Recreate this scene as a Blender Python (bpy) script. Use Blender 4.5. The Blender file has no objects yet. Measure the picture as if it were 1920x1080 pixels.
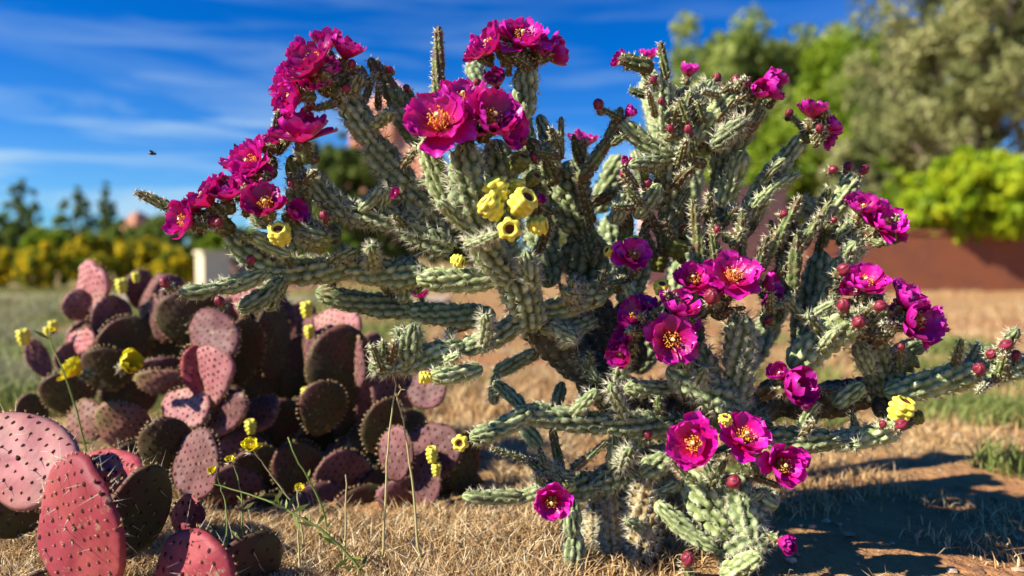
import bpy, math, random
import numpy as np
from math import radians as R_, sin, cos, pi, sqrt
from mathutils import Vector, Matrix

# ------------------------------------------------------------------ camera
sc = bpy.context.scene
COL = sc.collection
F_PX = 1386.0
HORIZON = 482.0
CAM = Vector((0, 0, 0.42))
PITCH = math.atan((540 - HORIZON) / F_PX)
cam_d = bpy.data.cameras.new('camera')
cam = bpy.data.objects.new('camera', cam_d)
COL.objects.link(cam)
cam.location = CAM
cam.rotation_euler = (pi / 2 - PITCH, 0, 0)
cam_d.sensor_width = 36
cam_d.lens = 36 * F_PX / 1920
cam_d.clip_start = 0.02
cam_d.clip_end = 3000
cam_d.dof.use_dof = True
cam_d.dof.focus_distance = 0.93
cam_d.dof.aperture_fstop = 2.2
sc.camera = cam
FW = Vector((0, cos(PITCH), -sin(PITCH)))
UP = Vector((0, sin(PITCH), cos(PITCH)))
RT = Vector((1, 0, 0))

# ------------------------------------------------------------------ light
SUN = Vector((-0.77, -0.27, 0.58)).normalized()       # direction towards the sun
sun_d = bpy.data.lights.new('sun', 'SUN')
sun_d.energy = 5.0
sun_d.angle = R_(0.5)
sun_d.color = (1.0, 0.92, 0.76)
sun = bpy.data.objects.new('sun', sun_d)
COL.objects.link(sun)
sun.rotation_euler = (-SUN).to_track_quat('-Z', 'Y').to_euler()

world = bpy.data.worlds.new('World')
sc.world = world
world.use_nodes = True
wn, wl = world.node_tree.nodes, world.node_tree.links
wn.clear()


def N(nodes, kind, **kw):
    n = nodes.new(kind)
    for k, v in kw.items():
        if k in n.inputs:
            n.inputs[k].default_value = v
        else:
            setattr(n, k, v)
    return n


def math_n(nodes, links, op, a, b=None, clamp=False):
    n = nodes.new('ShaderNodeMath')
    n.operation = op
    n.use_clamp = clamp
    for i, v in enumerate((a, b)):
        if v is None:
            continue
        if isinstance(v, (int, float)):
            n.inputs[i].default_value = v
        else:
            links.new(v, n.inputs[i])
    return n.outputs[0]


def ramp(nodes, links, src, stops, interp='LINEAR'):
    n = nodes.new('ShaderNodeValToRGB')
    cr = n.color_ramp
    cr.interpolation = interp
    while len(cr.elements) < len(stops):
        cr.elements.new(0.5)
    for e, (p, c) in zip(cr.elements, stops):
        e.position = p
        e.color = (c[0], c[1], c[2], 1) if not isinstance(c, (int, float)) else (c, c, c, 1)
    links.new(src, n.inputs[0])
    return n.outputs[0]


def mixc(nodes, links, fac, a, b, mode='MIX'):
    n = nodes.new('ShaderNodeMix')
    n.data_type = 'RGBA'
    n.blend_type = mode
    for sock, v in ((n.inputs[0], fac), (n.inputs[6], a), (n.inputs[7], b)):
        if isinstance(v, (int, float)):
            sock.default_value = v
        elif isinstance(v, tuple):
            sock.default_value = (*v[:3], 1)
        else:
            links.new(v, sock)
    return n.outputs[2]


sky = wn.new('ShaderNodeTexSky')
sky.sky_type = 'NISHITA'
sky.sun_disc = False
sky.sun_elevation = math.asin(SUN.z)
sky.sun_rotation = math.atan2(SUN.x, SUN.y)
sky.altitude = 1300
sky.air_density = 1.0
sky.dust_density = 0.4
sky.ozone_density = 2.5
tc = wn.new('ShaderNodeTexCoord')
# thin, streaky cirrus: noise in the direction vector, stretched along the horizon
mp = N(wn, 'ShaderNodeMapping')
mp.inputs['Scale'].default_value = (1.6, 1.6, 15.0)
mp.inputs['Rotation'].default_value = (0, R_(4), 0)
wl.new(tc.outputs['Generated'], mp.inputs['Vector'])
cn = N(wn, 'ShaderNodeTexNoise', Scale=2.2, Detail=6.0, Roughness=0.55, Distortion=0.6)
wl.new(mp.outputs[0], cn.inputs['Vector'])
cl = ramp(wn, wl, cn.outputs['Fac'], [(0.47, 0.0), (0.68, 1.0)])
sep = wn.new('ShaderNodeSeparateXYZ')
wl.new(tc.outputs['Generated'], sep.inputs[0])
low = ramp(wn, wl, sep.outputs['Z'], [(0.0, 1.0), (0.10, 0.85), (0.17, 0.55), (0.26, 0.25), (0.40, 0.03)])
side = ramp(wn, wl, math_n(wn, wl, 'ADD', math_n(wn, wl, 'MULTIPLY', sep.outputs['X'], -1.0), 0.45), [(0.0, 0.55), (0.8, 1.0)])
cl = math_n(wn, wl, 'MULTIPLY', math_n(wn, wl, 'MULTIPLY', cl, low), side)
base_hz = math_n(wn, wl, 'MULTIPLY', ramp(wn, wl, sep.outputs['Z'], [(0.0, 0.60), (0.07, 0.36), (0.16, 0.10), (0.26, 0.0)]), 1.0)


def dirpx(x, y):
    return (FW + RT * ((x - 960) / F_PX) + UP * ((540 - y) / F_PX)).normalized()


# one faint broad contrail, a band along a great circle
cn2 = N(wn, 'ShaderNodeTexNoise', Scale=5.0, Detail=3.0)
wl.new(tc.outputs['Generated'], cn2.inputs['Vector'])
nrm = dirpx(60, 70).cross(dirpx(520, 196)).normalized()
dp = N(wn, 'ShaderNodeVectorMath', operation='DOT_PRODUCT')
wl.new(tc.outputs['Generated'], dp.inputs[0])
dp.inputs[1].default_value = nrm
dd = math_n(wn, wl, 'ABSOLUTE', math_n(wn, wl, 'ADD', dp.outputs['Value'],
                                       math_n(wn, wl, 'MULTIPLY', math_n(wn, wl, 'SUBTRACT', cn2.outputs['Fac'], 0.5), 0.022)))
tr = ramp(wn, wl, dd, [(0.0, 0.30), (0.010, 0.2), (0.026, 0.0)], 'EASE')
tr = math_n(wn, wl, 'MULTIPLY', tr, ramp(wn, wl, cn2.outputs['Fac'], [(0.35, 0.35), (0.6, 1.0)]))
cl = math_n(wn, wl, 'MAXIMUM', cl, tr)
cl = math_n(wn, wl, 'ADD', cl, base_hz, clamp=True)
hs = N(wn, 'ShaderNodeHueSaturation', Saturation=1.28, Value=1.0, Hue=0.503)
wl.new(sky.outputs[0], hs.inputs['Color'])
deep = mixc(wn, wl, 1.0, hs.outputs[0], (0.02, 0.84, 1.55), 'MULTIPLY')
skyc = mixc(wn, wl, math_n(wn, wl, 'MULTIPLY', cl, 0.85), deep, (5.6, 7.8, 9.6))
bg = N(wn, 'ShaderNodeBackground', Strength=0.05)
wl.new(skyc, bg.inputs['Color'])
wo = wn.new('ShaderNodeOutputWorld')
wl.new(bg.outputs[0], wo.inputs['Surface'])

sc.view_settings.view_transform = 'Standard'
sc.view_settings.look = 'None'
sc.view_settings.exposure = 0.95
sc.view_settings.gamma = 1
sc.render.engine = 'CYCLES'
sc.cycles.use_denoising = True
sc.cycles.max_bounces = 5
sc.cycles.diffuse_bounces = 1
sc.cycles.transparent_max_bounces = 4

rng = np.random.default_rng(7)
random.seed(7)


# ------------------------------------------------------------------ helpers
def P(x, y, d):
    """point seen at pixel x, y (1920 wide) at depth d"""
    return CAM + (FW + RT * ((x - 960) / F_PX) + UP * ((540 - y) / F_PX)) * d


def G(x, d):
    """ground point in column x at depth about d"""
    return Vector(((x - 960) / F_PX * d, d, 0))


def unit(v):
    v = np.asarray(v, float)
    return v / (np.linalg.norm(v, axis=-1, keepdims=True) + 1e-12)


class MB:
    def __init__(self):
        self.V, self.L, self.S, self.M, self.T = [], [], [], [], []
        self.n = 0

    def add(self, V, F, m=0, t=0.0):
        V = np.asarray(V, float).reshape(-1, 3)
        F = np.asarray(F, np.int64)
        self.V.append(V)
        self.T.append(np.broadcast_to(np.asarray(t, float), (len(V),)))
        self.L.append((F + self.n).ravel())
        self.S.append(np.full(len(F), F.shape[1]))
        self.M.append(np.full(len(F), m))
        self.n += len(V)
        return self

    def build(self, name, mats, parent=None, smooth=True, origin=None):
        V = np.concatenate(self.V)
        o3 = np.array(origin if origin is not None else (0, 0, 0), float)
        if origin is None and parent is None:
            o3 = np.array([V[:, 0].mean(), V[:, 1].mean(), V[:, 2].min()])
        L, S, M, T = map(np.concatenate, (self.L, self.S, self.M, self.T))
        me = bpy.data.meshes.new(name)
        me.vertices.add(len(V))
        me.vertices.foreach_set('co', (V - o3).astype(np.float32).ravel())
        me.loops.add(len(L))
        me.loops.foreach_set('vertex_index', L.astype(np.int32))
        me.polygons.add(len(S))
        st = np.concatenate(([0], np.cumsum(S)[:-1]))
        me.polygons.foreach_set('loop_start', st.astype(np.int32))
        me.polygons.foreach_set('loop_total', S.astype(np.int32))
        me.polygons.foreach_set('material_index', M.astype(np.int32))
        me.polygons.foreach_set('use_smooth', np.full(len(S), smooth))
        at = me.attributes.new('tone', 'FLOAT', 'POINT')
        at.data.foreach_set('value', T.astype(np.float32))
        me.update(calc_edges=True)
        me.validate()
        for m in (mats if isinstance(mats, (list, tuple)) else [mats]):
            me.materials.append(m)
        o = bpy.data.objects.new(name, me)
        COL.objects.link(o)
        o.location = o3
        if parent is not None:
            o.parent = parent
            o.location = Vector(o3) - PW(parent) if origin is not None else -PW(parent)
        return o


def PW(o):
    p = Vector(o.location)
    while o.parent:
        o = o.parent
        p += o.location
    return p


def empty(name, loc):
    o = bpy.data.objects.new(name, None)
    COL.objects.link(o)
    o.location = loc
    o.empty_display_size = 0.1
    return o


def tag(o, label=None, cat=None, group=None, kind=None):
    for k, v in (('label', label), ('category', cat), ('group', group), ('kind', kind)):
        if v:
            o[k] = v
    return o


def frames(C):
    C = np.asarray(C, float)
    T = unit(np.gradient(C, axis=0))
    a = np.array([0.0, 1.0, 0.0]) if abs(T[0][1]) < 0.9 else np.array([1.0, 0, 0])
    Nn = np.zeros_like(C)
    n = unit(np.cross(np.cross(T[0], a), T[0]))
    for i in range(len(C)):
        n = n - T[i] * np.dot(n, T[i])
        n = unit(n)
        Nn[i] = n
    return T, Nn, np.cross(T, Nn)


def grid_faces(nu, nv, wrap):
    i, j = np.meshgrid(np.arange(nu - 1), np.arange(nv if wrap else nv - 1), indexing='ij')
    j2 = (j + 1) % nv
    return np.stack([i * nv + j, i * nv + j2, (i + 1) * nv + j2, (i + 1) * nv + j], -1).reshape(-1, 4)


def spikes(mb, base, tip, w, m=0, t=0.0):
    """thin three-sided thorns"""
    base, tip = np.asarray(base), np.asarray(tip)
    n = len(base)
    if n == 0:
        return
    d = unit(tip - base)
    a = unit(np.cross(d, unit(rng.normal(size=(n, 3)))))
    b = np.cross(d, a)
    w = np.broadcast_to(np.asarray(w, float), (n,))[:, None]
    V = np.stack([base + a * w, base + (-0.5 * a + 0.87 * b) * w, base + (-0.5 * a - 0.87 * b) * w, tip], 1)
    k = np.arange(n)[:, None] * 4
    F = np.concatenate([k + np.array([[0, 1, 3]]), k + np.array([[1, 2, 3]]), k + np.array([[2, 0, 3]])])
    mb.add(V.reshape(-1, 3), F, m, t)


def tube(mb, pts, rad, n=8, m=0, t=0.0, cap=True):
    C = np.asarray(pts, float)
    rad = np.broadcast_to(np.asarray(rad, float), (len(C),))
    T, A, B = frames(C)
    th = np.linspace(0, 2 * pi, n, endpoint=False)
    V = C[:, None] + (A[:, None] * np.cos(th)[None, :, None] + B[:, None] * np.sin(th)[None, :, None]) * rad[:, None, None]
    mb.add(V.reshape(-1, 3), grid_faces(len(C), n, True), m, t)
    if cap:
        for i in (0, len(C) - 1):
            mb.add(V[i], np.array([list(range(n))[::(-1 if i == 0 else 1)]]), m, t)


def box(mb, lo, hi, m=0):
    x0, y0, z0 = lo
    x1, y1, z1 = hi
    V = [(x0, y0, z0), (x1, y0, z0), (x1, y1, z0), (x0, y1, z0), (x0, y0, z1), (x1, y0, z1), (x1, y1, z1), (x0, y1, z1)]
    mb.add(V, [(0, 3, 2, 1), (4, 5, 6, 7), (0, 1, 5, 4), (1, 2, 6, 5), (2, 3, 7, 6), (3, 0, 4, 7)], m)


# ------------------------------------------------------------------ materials
def mat(name, stops, rough=0.6, spec=0.3, src='tone', noise=0.0, nscale=30.0, bump=0.0, bscale=200.0, trans=0.0,
        tcol=None, coat=0.0, nstops=None, ndetail=4.0, objvar=0.0, scar=0.0, scarc=(0.30, 0.22, 0.13)):
    m = bpy.data.materials.new(name)
    m.use_nodes = True
    nt = m.node_tree
    n, l = nt.nodes, nt.links
    n.clear()
    out = n.new('ShaderNodeOutputMaterial')
    bs = N(n, 'ShaderNodeBsdfPrincipled', Roughness=rough)
    bs.inputs['Specular IOR Level'].default_value = spec
    bs.inputs['Coat Weight'].default_value = coat
    co = n.new('ShaderNodeTexCoord').outputs['Object']
    at = N(n, 'ShaderNodeAttribute', attribute_name='tone').outputs['Fac']
    if len(stops) == 1:
        c = mixc(n, l, 0.0, stops[0][1], stops[0][1])
    else:
        c = ramp(n, l, at, stops)
    if noise or nstops:
        nz = N(n, 'ShaderNodeTexNoise', Scale=nscale, Detail=ndetail, Roughness=0.6)
        l.new(co, nz.inputs['Vector'])
        if nstops:
            f = ramp(n, l, nz.outputs['Fac'], [(0.42, 0.0), (0.58, 1.0)])
            c = mixc(n, l, f, c, nstops)
        if noise:
            f = ramp(n, l, nz.outputs['Fac'], [(0.3, 1 - noise), (0.7, 1 + noise)])
            c = mixc(n, l, 1.0, c, f, 'MULTIPLY')
    if scar:
        sn = N(n, 'ShaderNodeTexNoise', Scale=scar, Detail=5.0, Roughness=0.7)
        l.new(co, sn.inputs['Vector'])
        c = mixc(n, l, ramp(n, l, sn.outputs['Fac'], [(0.60, 0.0), (0.66, 0.8)]), c, scarc)
    if objvar:
        oi = n.new('ShaderNodeObjectInfo').outputs['Random']
        c = mixc(n, l, 1.0, c, ramp(n, l, oi, [(0.0, 1 - objvar), (1.0, 1 + objvar)]), 'MULTIPLY')
    l.new(c, bs.inputs['Base Color'])
    if bump:
        b2 = N(n, 'ShaderNodeTexNoise', Scale=bscale, Detail=3.0)
        l.new(co, b2.inputs['Vector'])
        bp = N(n, 'ShaderNodeBump', Strength=bump, Distance=0.002)
        l.new(b2.outputs['Fac'], bp.inputs['Height'])
        l.new(bp.outputs[0], bs.inputs['Normal'])
    if trans:
        tl = N(n, 'ShaderNodeBsdfTranslucent')
        l.new(c if tcol is None else mixc(n, l, 0.7, c, tcol), tl.inputs['Color'])
        mx = N(n, 'ShaderNodeMixShader', Fac=trans)
        l.new(bs.outputs[0], mx.inputs[1])
        l.new(tl.outputs[0], mx.inputs[2])
        l.new(mx.outputs[0], out.inputs['Surface'])
    else:
        l.new(bs.outputs[0], out.inputs['Surface'])
    return m


M = {}
M['stem'] = mat('cholla_skin', [(0.0, (0.035, 0.045, 0.012)), (0.45, (0.17, 0.22, 0.09)), (1.0, (0.50, 0.57, 0.32))], 0.65, 0.25,  # near-black hollows and light ridges put crevice shade into the colour
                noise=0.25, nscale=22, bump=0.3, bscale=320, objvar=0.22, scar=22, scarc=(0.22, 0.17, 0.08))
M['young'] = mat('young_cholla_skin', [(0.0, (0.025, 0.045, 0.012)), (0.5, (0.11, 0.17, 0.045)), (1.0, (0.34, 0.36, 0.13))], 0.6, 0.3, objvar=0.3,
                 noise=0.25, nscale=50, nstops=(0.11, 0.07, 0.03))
M['pale'] = mat('sunlit_cholla_skin', [(0.0, (0.06, 0.08, 0.02)), (0.5, (0.26, 0.32, 0.12)), (1.0, (0.58, 0.64, 0.36))], 0.65, 0.25,  # lighter copy of the stem skin, painted brighter for sunlit limbs
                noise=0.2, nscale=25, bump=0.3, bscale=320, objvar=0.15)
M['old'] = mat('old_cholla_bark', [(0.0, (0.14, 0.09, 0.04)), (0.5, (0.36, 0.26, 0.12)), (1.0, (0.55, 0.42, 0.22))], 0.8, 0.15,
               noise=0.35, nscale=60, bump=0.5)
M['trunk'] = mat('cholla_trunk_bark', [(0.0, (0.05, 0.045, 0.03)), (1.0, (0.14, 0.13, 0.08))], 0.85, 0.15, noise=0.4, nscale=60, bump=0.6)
M['spine'] = mat('spine', [(0.0, (0.62, 0.58, 0.42))], 0.45, 0.4)
M['spine_red'] = mat('brown_spine', [(0.0, (0.33, 0.17, 0.11))], 0.5, 0.3)
M['petal'] = mat('petal', [(0.0, (0.42, 0.008, 0.035)), (0.3, (0.52, 0.004, 0.12)), (0.7, (0.52, 0.004, 0.29)), (1.0, (0.60, 0.03, 0.46))],
                 0.36, 0.4, noise=0.22, nscale=60, bump=0.4, bscale=260, trans=0.25, tcol=(0.8, 0.01, 0.10), coat=0.15, objvar=0.38)
M['filament'] = mat('filament', [(0.0, (0.75, 0.12, 0.04))], 0.5, 0.3)
M['anther'] = mat('anther', [(0.0, (0.85, 0.42, 0.05))], 0.6, 0.2)
M['pistil'] = mat('pistil', [(0.0, (0.85, 0.72, 0.30))], 0.5, 0.3)
M['bud'] = mat('bud_skin', [(0.0, (0.08, 0.01, 0.015)), (1.0, (0.34, 0.03, 0.07))], 0.45, 0.4, noise=0.2, nscale=80)
M['fruit'] = mat('fruit_skin', [(0.0, (0.42, 0.40, 0.03)), (0.5, (0.74, 0.66, 0.07)), (1.0, (0.85, 0.76, 0.14))], 0.5, 0.35, noise=0.12, nscale=70,
                 bump=0.2)
M['fruit_green'] = mat('green_fruit_skin', [(0.0, (0.07, 0.10, 0.02)), (1.0, (0.26, 0.26, 0.05))], 0.5, 0.35, noise=0.25, nscale=70)
M['fruit_cup'] = mat('fruit_cup', [(0.0, (0.13, 0.04, 0.015))], 0.7, 0.2)
M['areole'] = mat('areole', [(0.0, (0.07, 0.02, 0.02))], 0.8, 0.1)
M['glochid'] = mat('glochid', [(0.0, (0.50, 0.34, 0.17))], 0.6, 0.2)
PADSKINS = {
    'r': ((0.46, 0.10, 0.095), (0.24, 0.03, 0.045)),       # red, with skin mottling and shadow blotches painted in
    'p': ((0.60, 0.34, 0.27), (0.34, 0.12, 0.13)),       # pale rose, lightened for pads turned to the sun
    'l': ((0.36, 0.15, 0.16), (0.12, 0.05, 0.05)),       # lilac
    'o': ((0.14, 0.045, 0.04), (0.05, 0.045, 0.015)),       # olive and purple, darkened to paint shade on pads turned from the sun
    'g': ((0.17, 0.16, 0.05), (0.22, 0.09, 0.07)),       # green
}
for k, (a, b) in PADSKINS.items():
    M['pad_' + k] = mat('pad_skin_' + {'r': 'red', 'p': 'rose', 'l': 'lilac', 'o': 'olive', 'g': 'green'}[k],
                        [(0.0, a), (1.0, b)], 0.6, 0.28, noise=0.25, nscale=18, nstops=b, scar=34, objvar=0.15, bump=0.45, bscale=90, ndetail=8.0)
M['yellow'] = mat('yellow_petal', [(0.0, (0.75, 0.45, 0.01)), (1.0, (0.88, 0.78, 0.02))], 0.5, 0.3, trans=0.2, noise=0.1, nscale=80)
M['budy'] = mat('yellow_bud', [(0.0, (0.55, 0.40, 0.05)), (1.0, (0.80, 0.62, 0.14))], 0.5, 0.3)


# ------------------------------------------------------------------ cholla pieces
def joint_mesh(mb, p0, p1, r, bow=(0, 0, 0), n=8, tl=0.019, m=0, ms=1, spines=6, sl=0.010, sw=0.00042, twist=14.0, depth=0.34,
               taper=0.0, res=1.0, pinch=0.72, seed=0, capk=1.0, tipmix=None):
    p0, p1 = np.array(p0, float), np.array(p1, float)
    L = np.linalg.norm(p1 - p0)
    ax = (p1 - p0) / L
    nu = max(10, int(L / 0.0026 * res))
    nv = int(n * 5 * max(0.8, res))
    u = np.linspace(0, 1, nu)
    u = 0.5 - 0.5 * np.cos(u * pi) * (1 - 0.35) - 0.35 * 0.5 * (1 - 2 * u)
    C = p0 + np.outer(u, p1 - p0) + np.outer(4 * u * (1 - u), np.array(bow, float))
    T, A, B = frames(C)
    s = u * L
    ph = (seed * 2.399) % 6.28

    def prof(uu):
        ss = uu * L
        c = np.minimum(1.3 * r * capk, L * 0.5)
        a = np.clip(1 - ss / c, 0, 1)
        b = np.clip(1 - (L - ss) / c, 0, 1)
        e = np.sqrt(np.clip(1 - a ** 2.6, 0, 1)) * np.sqrt(np.clip(1 - b ** 2.2, 0, 1))
        e = np.maximum(e, 0.03)
        return r * e * (pinch + (1 - pinch) * np.sin(pi * np.clip(uu, 0, 1)) ** 0.6) * (1 - taper * uu)

    th = np.linspace(0, 2 * pi, nv, endpoint=False)
    SS, TH = np.meshgrid(s, th, indexing='ij')

    def height(SS, TH):
        w = np.mod(TH / (2 * pi) * n + SS * twist + ph, n)
        v = SS / tl
        h = np.zeros_like(w)
        for dk in (-1, 0, 1):
            k = np.round(w) + dk
            du = w - k
            off = 0.5 * np.mod(k, 2)
            row = np.round(v - off)
            hs1 = np.mod(np.sin(np.mod(k, n) * 12.9898 + row * 78.233 + seed) * 43758.5453, 1.0)
            hs2 = np.mod(np.sin(np.mod(k, n) * 39.346 + row * 11.135 + seed) * 24634.633, 1.0)
            dv = (v - off) - row + (hs2 - 0.5) * 0.28
            du = du + (hs1 - 0.5) * 0.20
            h = np.maximum(h, (0.72 + 0.36 * hs1) * (1 - (np.abs(du) / (0.56 + 0.12 * hs2)) ** 2 - (np.abs(dv) / 0.70) ** 2))
        return np.clip(h, 0, 1)

    H = height(SS, TH)
    Rr = prof(u)[:, None] * (1 - depth + depth * 1.25 * H ** 0.75)
    Rr *= 1 + 0.05 * np.sin(2 * TH + SS * 50 + ph) + 0.04 * np.sin(SS * 130 + ph * 3)
    V = C[:, None] + (A[:, None] * np.cos(TH)[..., None] + B[:, None] * np.sin(TH)[..., None]) * Rr[..., None]
    tone = H * 0.95  # tubercle height drives the colour, so crevice shade is painted in
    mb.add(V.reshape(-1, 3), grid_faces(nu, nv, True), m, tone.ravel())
    # areoles: one cluster of thorns at the upper end of each tubercle
    if spines:
        nrow = int(L / tl) + 2
        kk, rr = np.meshgrid(np.arange(n), np.arange(nrow), indexing='ij')
        ss = (rr + 0.5 * (kk % 2) + 0.28) * tl
        ok = (ss < L * 0.985) & (ss > 0.04 * L)
        ss, kk = ss[ok], kk[ok]
        tt = (kk - ss * twist - ph) / n * 2 * pi
        i = np.clip(np.searchsorted(u, ss / L), 0, nu - 1)
        rad = prof(ss / L) * (1 - depth + depth * 1.25 * 0.8)
        nrmv = A[i] * np.cos(tt)[:, None] + B[i] * np.sin(tt)[:, None]
        base = C[i] + nrmv * rad[:, None]
        k = spines
        bb = np.repeat(base, k, 0)
        nn = np.repeat(nrmv, k, 0)
        aa = np.repeat(T[i], k, 0)
        sd = np.cross(nn, aa)
        ang = np.tile(np.linspace(0, 2 * pi, k, endpoint=False), len(base)) + rng.uniform(0, 6.28, len(bb))
        sp = rng.uniform(0.25, 1.1, len(bb))[:, None]
        d = unit(nn * 0.9 + (sd * np.cos(ang)[:, None] + aa * np.sin(ang)[:, None]) * sp + aa * 0.2)
        ln = sl * rng.uniform(0.45, 1.25, len(bb))[:, None]
        spikes(mb, bb - nn * 0.001, bb + d * ln, sw, ms)


def petal_grid(L, W, a0, a1, ruff, seed, nu=8, nv=9):
    """one petal in the x (outward) z (axis) plane; angles a0 > a1 from the axis, y across"""
    r = np.random.default_rng(seed)
    u = np.linspace(0, 1, nu)
    v = np.linspace(-1, 1, nv)
    ang = a0 + (a1 - a0) * u ** 1.2
    dx = np.cumsum(np.sin(ang)) / nu * L
    dz = np.cumsum(np.cos(ang)) / nu * L
    wd = W * (np.clip(u, 0, 1) ** 0.55 * 0.92 + 0.14) * np.sqrt(np.clip(1 - np.clip((u - 0.72) / 0.30, 0, 1) ** 2.2, 0.03, 1))
    U, Vv = np.meshgrid(u, v, indexing='ij')
    x = dx[:, None] - 0.10 * L * (np.abs(Vv) ** 2) * U ** 2
    y = wd[:, None] * Vv
    cup = 0.26 * W * Vv ** 2
    wob = ruff * L * U ** 2 * (0.5 * np.sin(Vv * 5 + r.uniform(0, 6)) + 0.5 * np.sin(Vv * 9 + r.uniform(0, 6)))
    z = dz[:, None] + cup * 0.8 + wob
    x = x - cup * 0.3 + wob * 0.4
    notch = 1 - 0.06 * np.exp(-(Vv / 0.25) ** 2) * (U > 0.95)
    return np.stack([x * notch, y, z * notch], -1).reshape(-1, 3), grid_faces(nu, nv, False), np.clip(U + 0.10 * np.sin(Vv * 14), 0, 1).ravel()


def basis(d):
    d = unit(np.array(d, float))
    a = unit(np.cross(d, [0.31, 0.2, 0.93])) if abs(d[2]) < 0.95 else unit(np.cross(d, [1, 0, 0]))
    return a, np.cross(d, a), d


def flower(parent, c, d, Rf, opn, seed, name='flower', pm='petal', stam=True, ov=True):
    """c: centre of the flower's mouth"""
    r = np.random.default_rng(seed)
    a, b, z = basis(d)
    Mx = np.stack([a, b, z], 1)
    base = np.array(c) - z * Rf * (0.62 - 0.30 * opn)
    mb = MB()
    nin, nout = 6, 7
    for ring, cnt in ((0, nout), (1, nin)):
        off = r.uniform(0, 6.28)
        for i in range(cnt):
            ph = off + i * 2 * pi / cnt + r.normal() * 0.16
            o = opn * (1.0 if ring == 0 else 0.78) + r.normal() * 0.07
            a0 = R_(34 + 38 * o)
            a1 = R_(-8 + 90 * o) + r.normal() * 0.25
            Lp = Rf * (1.08 if ring == 0 else 0.95) * r.uniform(0.88, 1.1)
            V, F, T = petal_grid(Lp, Lp * r.uniform(0.34, 0.44), a0 + r.normal() * .08, a1 + r.normal() * .12, 0.06, int(r.integers(1e6)))
            rot = np.array([[cos(ph), -sin(ph), 0], [sin(ph), cos(ph), 0], [0, 0, 1]])
            mb.add((V + np.array([0.05 * Rf, 0, 0])) @ rot.T @ Mx.T + base, F, 0, T)
    fl = mb.build(name, M[pm], parent, origin=tuple(base))
    if stam:
        sm = MB()
        k = int(60 * min(1, Rf / 0.035)) + 12
        ph = r.uniform(0, 2 * pi, k)
        rr = np.sqrt(r.uniform(0.05, 1, k)) * Rf * (0.16 + 0.20 * opn)
        bx = np.stack([np.cos(ph) * rr * 0.35, np.sin(ph) * rr * 0.35, np.zeros(k) + 0.04 * Rf], 1)
        tp = np.stack([np.cos(ph) * rr, np.sin(ph) * rr, Rf * r.uniform(0.34, 0.55, k)], 1)
        B, Tp = bx @ Mx.T + base, tp @ Mx.T + base
        spikes(sm, B, Tp, 0.0006, 0)
        q = Rf * 0.026
        for j in range(k):
            o = Tp[j] + np.array([[q, 0, 0], [-q, 0, 0], [0, q, 0], [0, -q, 0], [0, 0, q], [0, 0, -q]])
            sm.add(o, [(0, 2, 4), (2, 1, 4), (1, 3, 4), (3, 0, 4), (2, 0, 5), (1, 2, 5), (3, 1, 5), (0, 3, 5)], 1)
        sm.build('stamens', [M['filament'], M['anther']], fl, origin=tuple(base))
        pi_ = MB()
        zz = np.array([0.0, 0.3, 0.52, 0.56, 0.62]) * Rf
        tube(pi_, base + np.outer(zz, z), np.array([0.03, 0.03, 0.035, 0.08, 0.05]) * Rf, 8)
        pi_.build('pistil', M['pistil'], fl, origin=tuple(base))
    if ov:
        om = MB()
        joint_mesh(om, base - z * Rf * 0.60, base + z * Rf * 0.12, Rf * 0.27, n=6, tl=0.008, spines=6, sl=0.008, sw=0.0005, depth=0.5, pinch=0.75, res=0.8,
                   seed=seed, twist=8, capk=0.6)
        om.build('flower_base', [M['young'], M['spine']], fl, origin=tuple(base))
    return fl


def bud(parent, c, d, r_, seed, name='bud', m='bud'):
    a, b, z = basis(d)
    Mx = np.stack([a, b, z], 1)
    mb = MB()
    nu, nv = 12, 20
    u = np.linspace(0.02, pi - 0.02, nu)
    v = np.linspace(0, 2 * pi, nv, endpoint=False)
    U, Vv = np.meshgrid(u, v, indexing='ij')
    sw = np.cos(5 * Vv + 3.0 * U + seed)
    rr = r_ * (1 + 0.13 * sw * np.sin(U) * np.cos(2.2 * U + 0.5 * np.cos(5 * Vv)) + 0.05 * sw)
    X = np.stack([rr * np.sin(U) * np.cos(Vv), rr * np.sin(U) * np.sin(Vv), 1.12 * rr * np.cos(U)], -1)
    mb.add(X.reshape(-1, 3) @ Mx.T + np.array(c), grid_faces(nu, nv, True), 0, (0.5 + 0.5 * sw).ravel())
    joint_mesh(mb, np.array(c) - z * r_ * 2.3, np.array(c) - z * r_ * 0.45, r_ * 0.82, n=6, tl=0.008, m=1, ms=2, spines=5, sl=0.008,
               pinch=0.8, res=0.8, seed=seed, capk=0.6)
    return mb.build(name, [M[m], M['young'], M['spine']], parent, origin=tuple(c))


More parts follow.
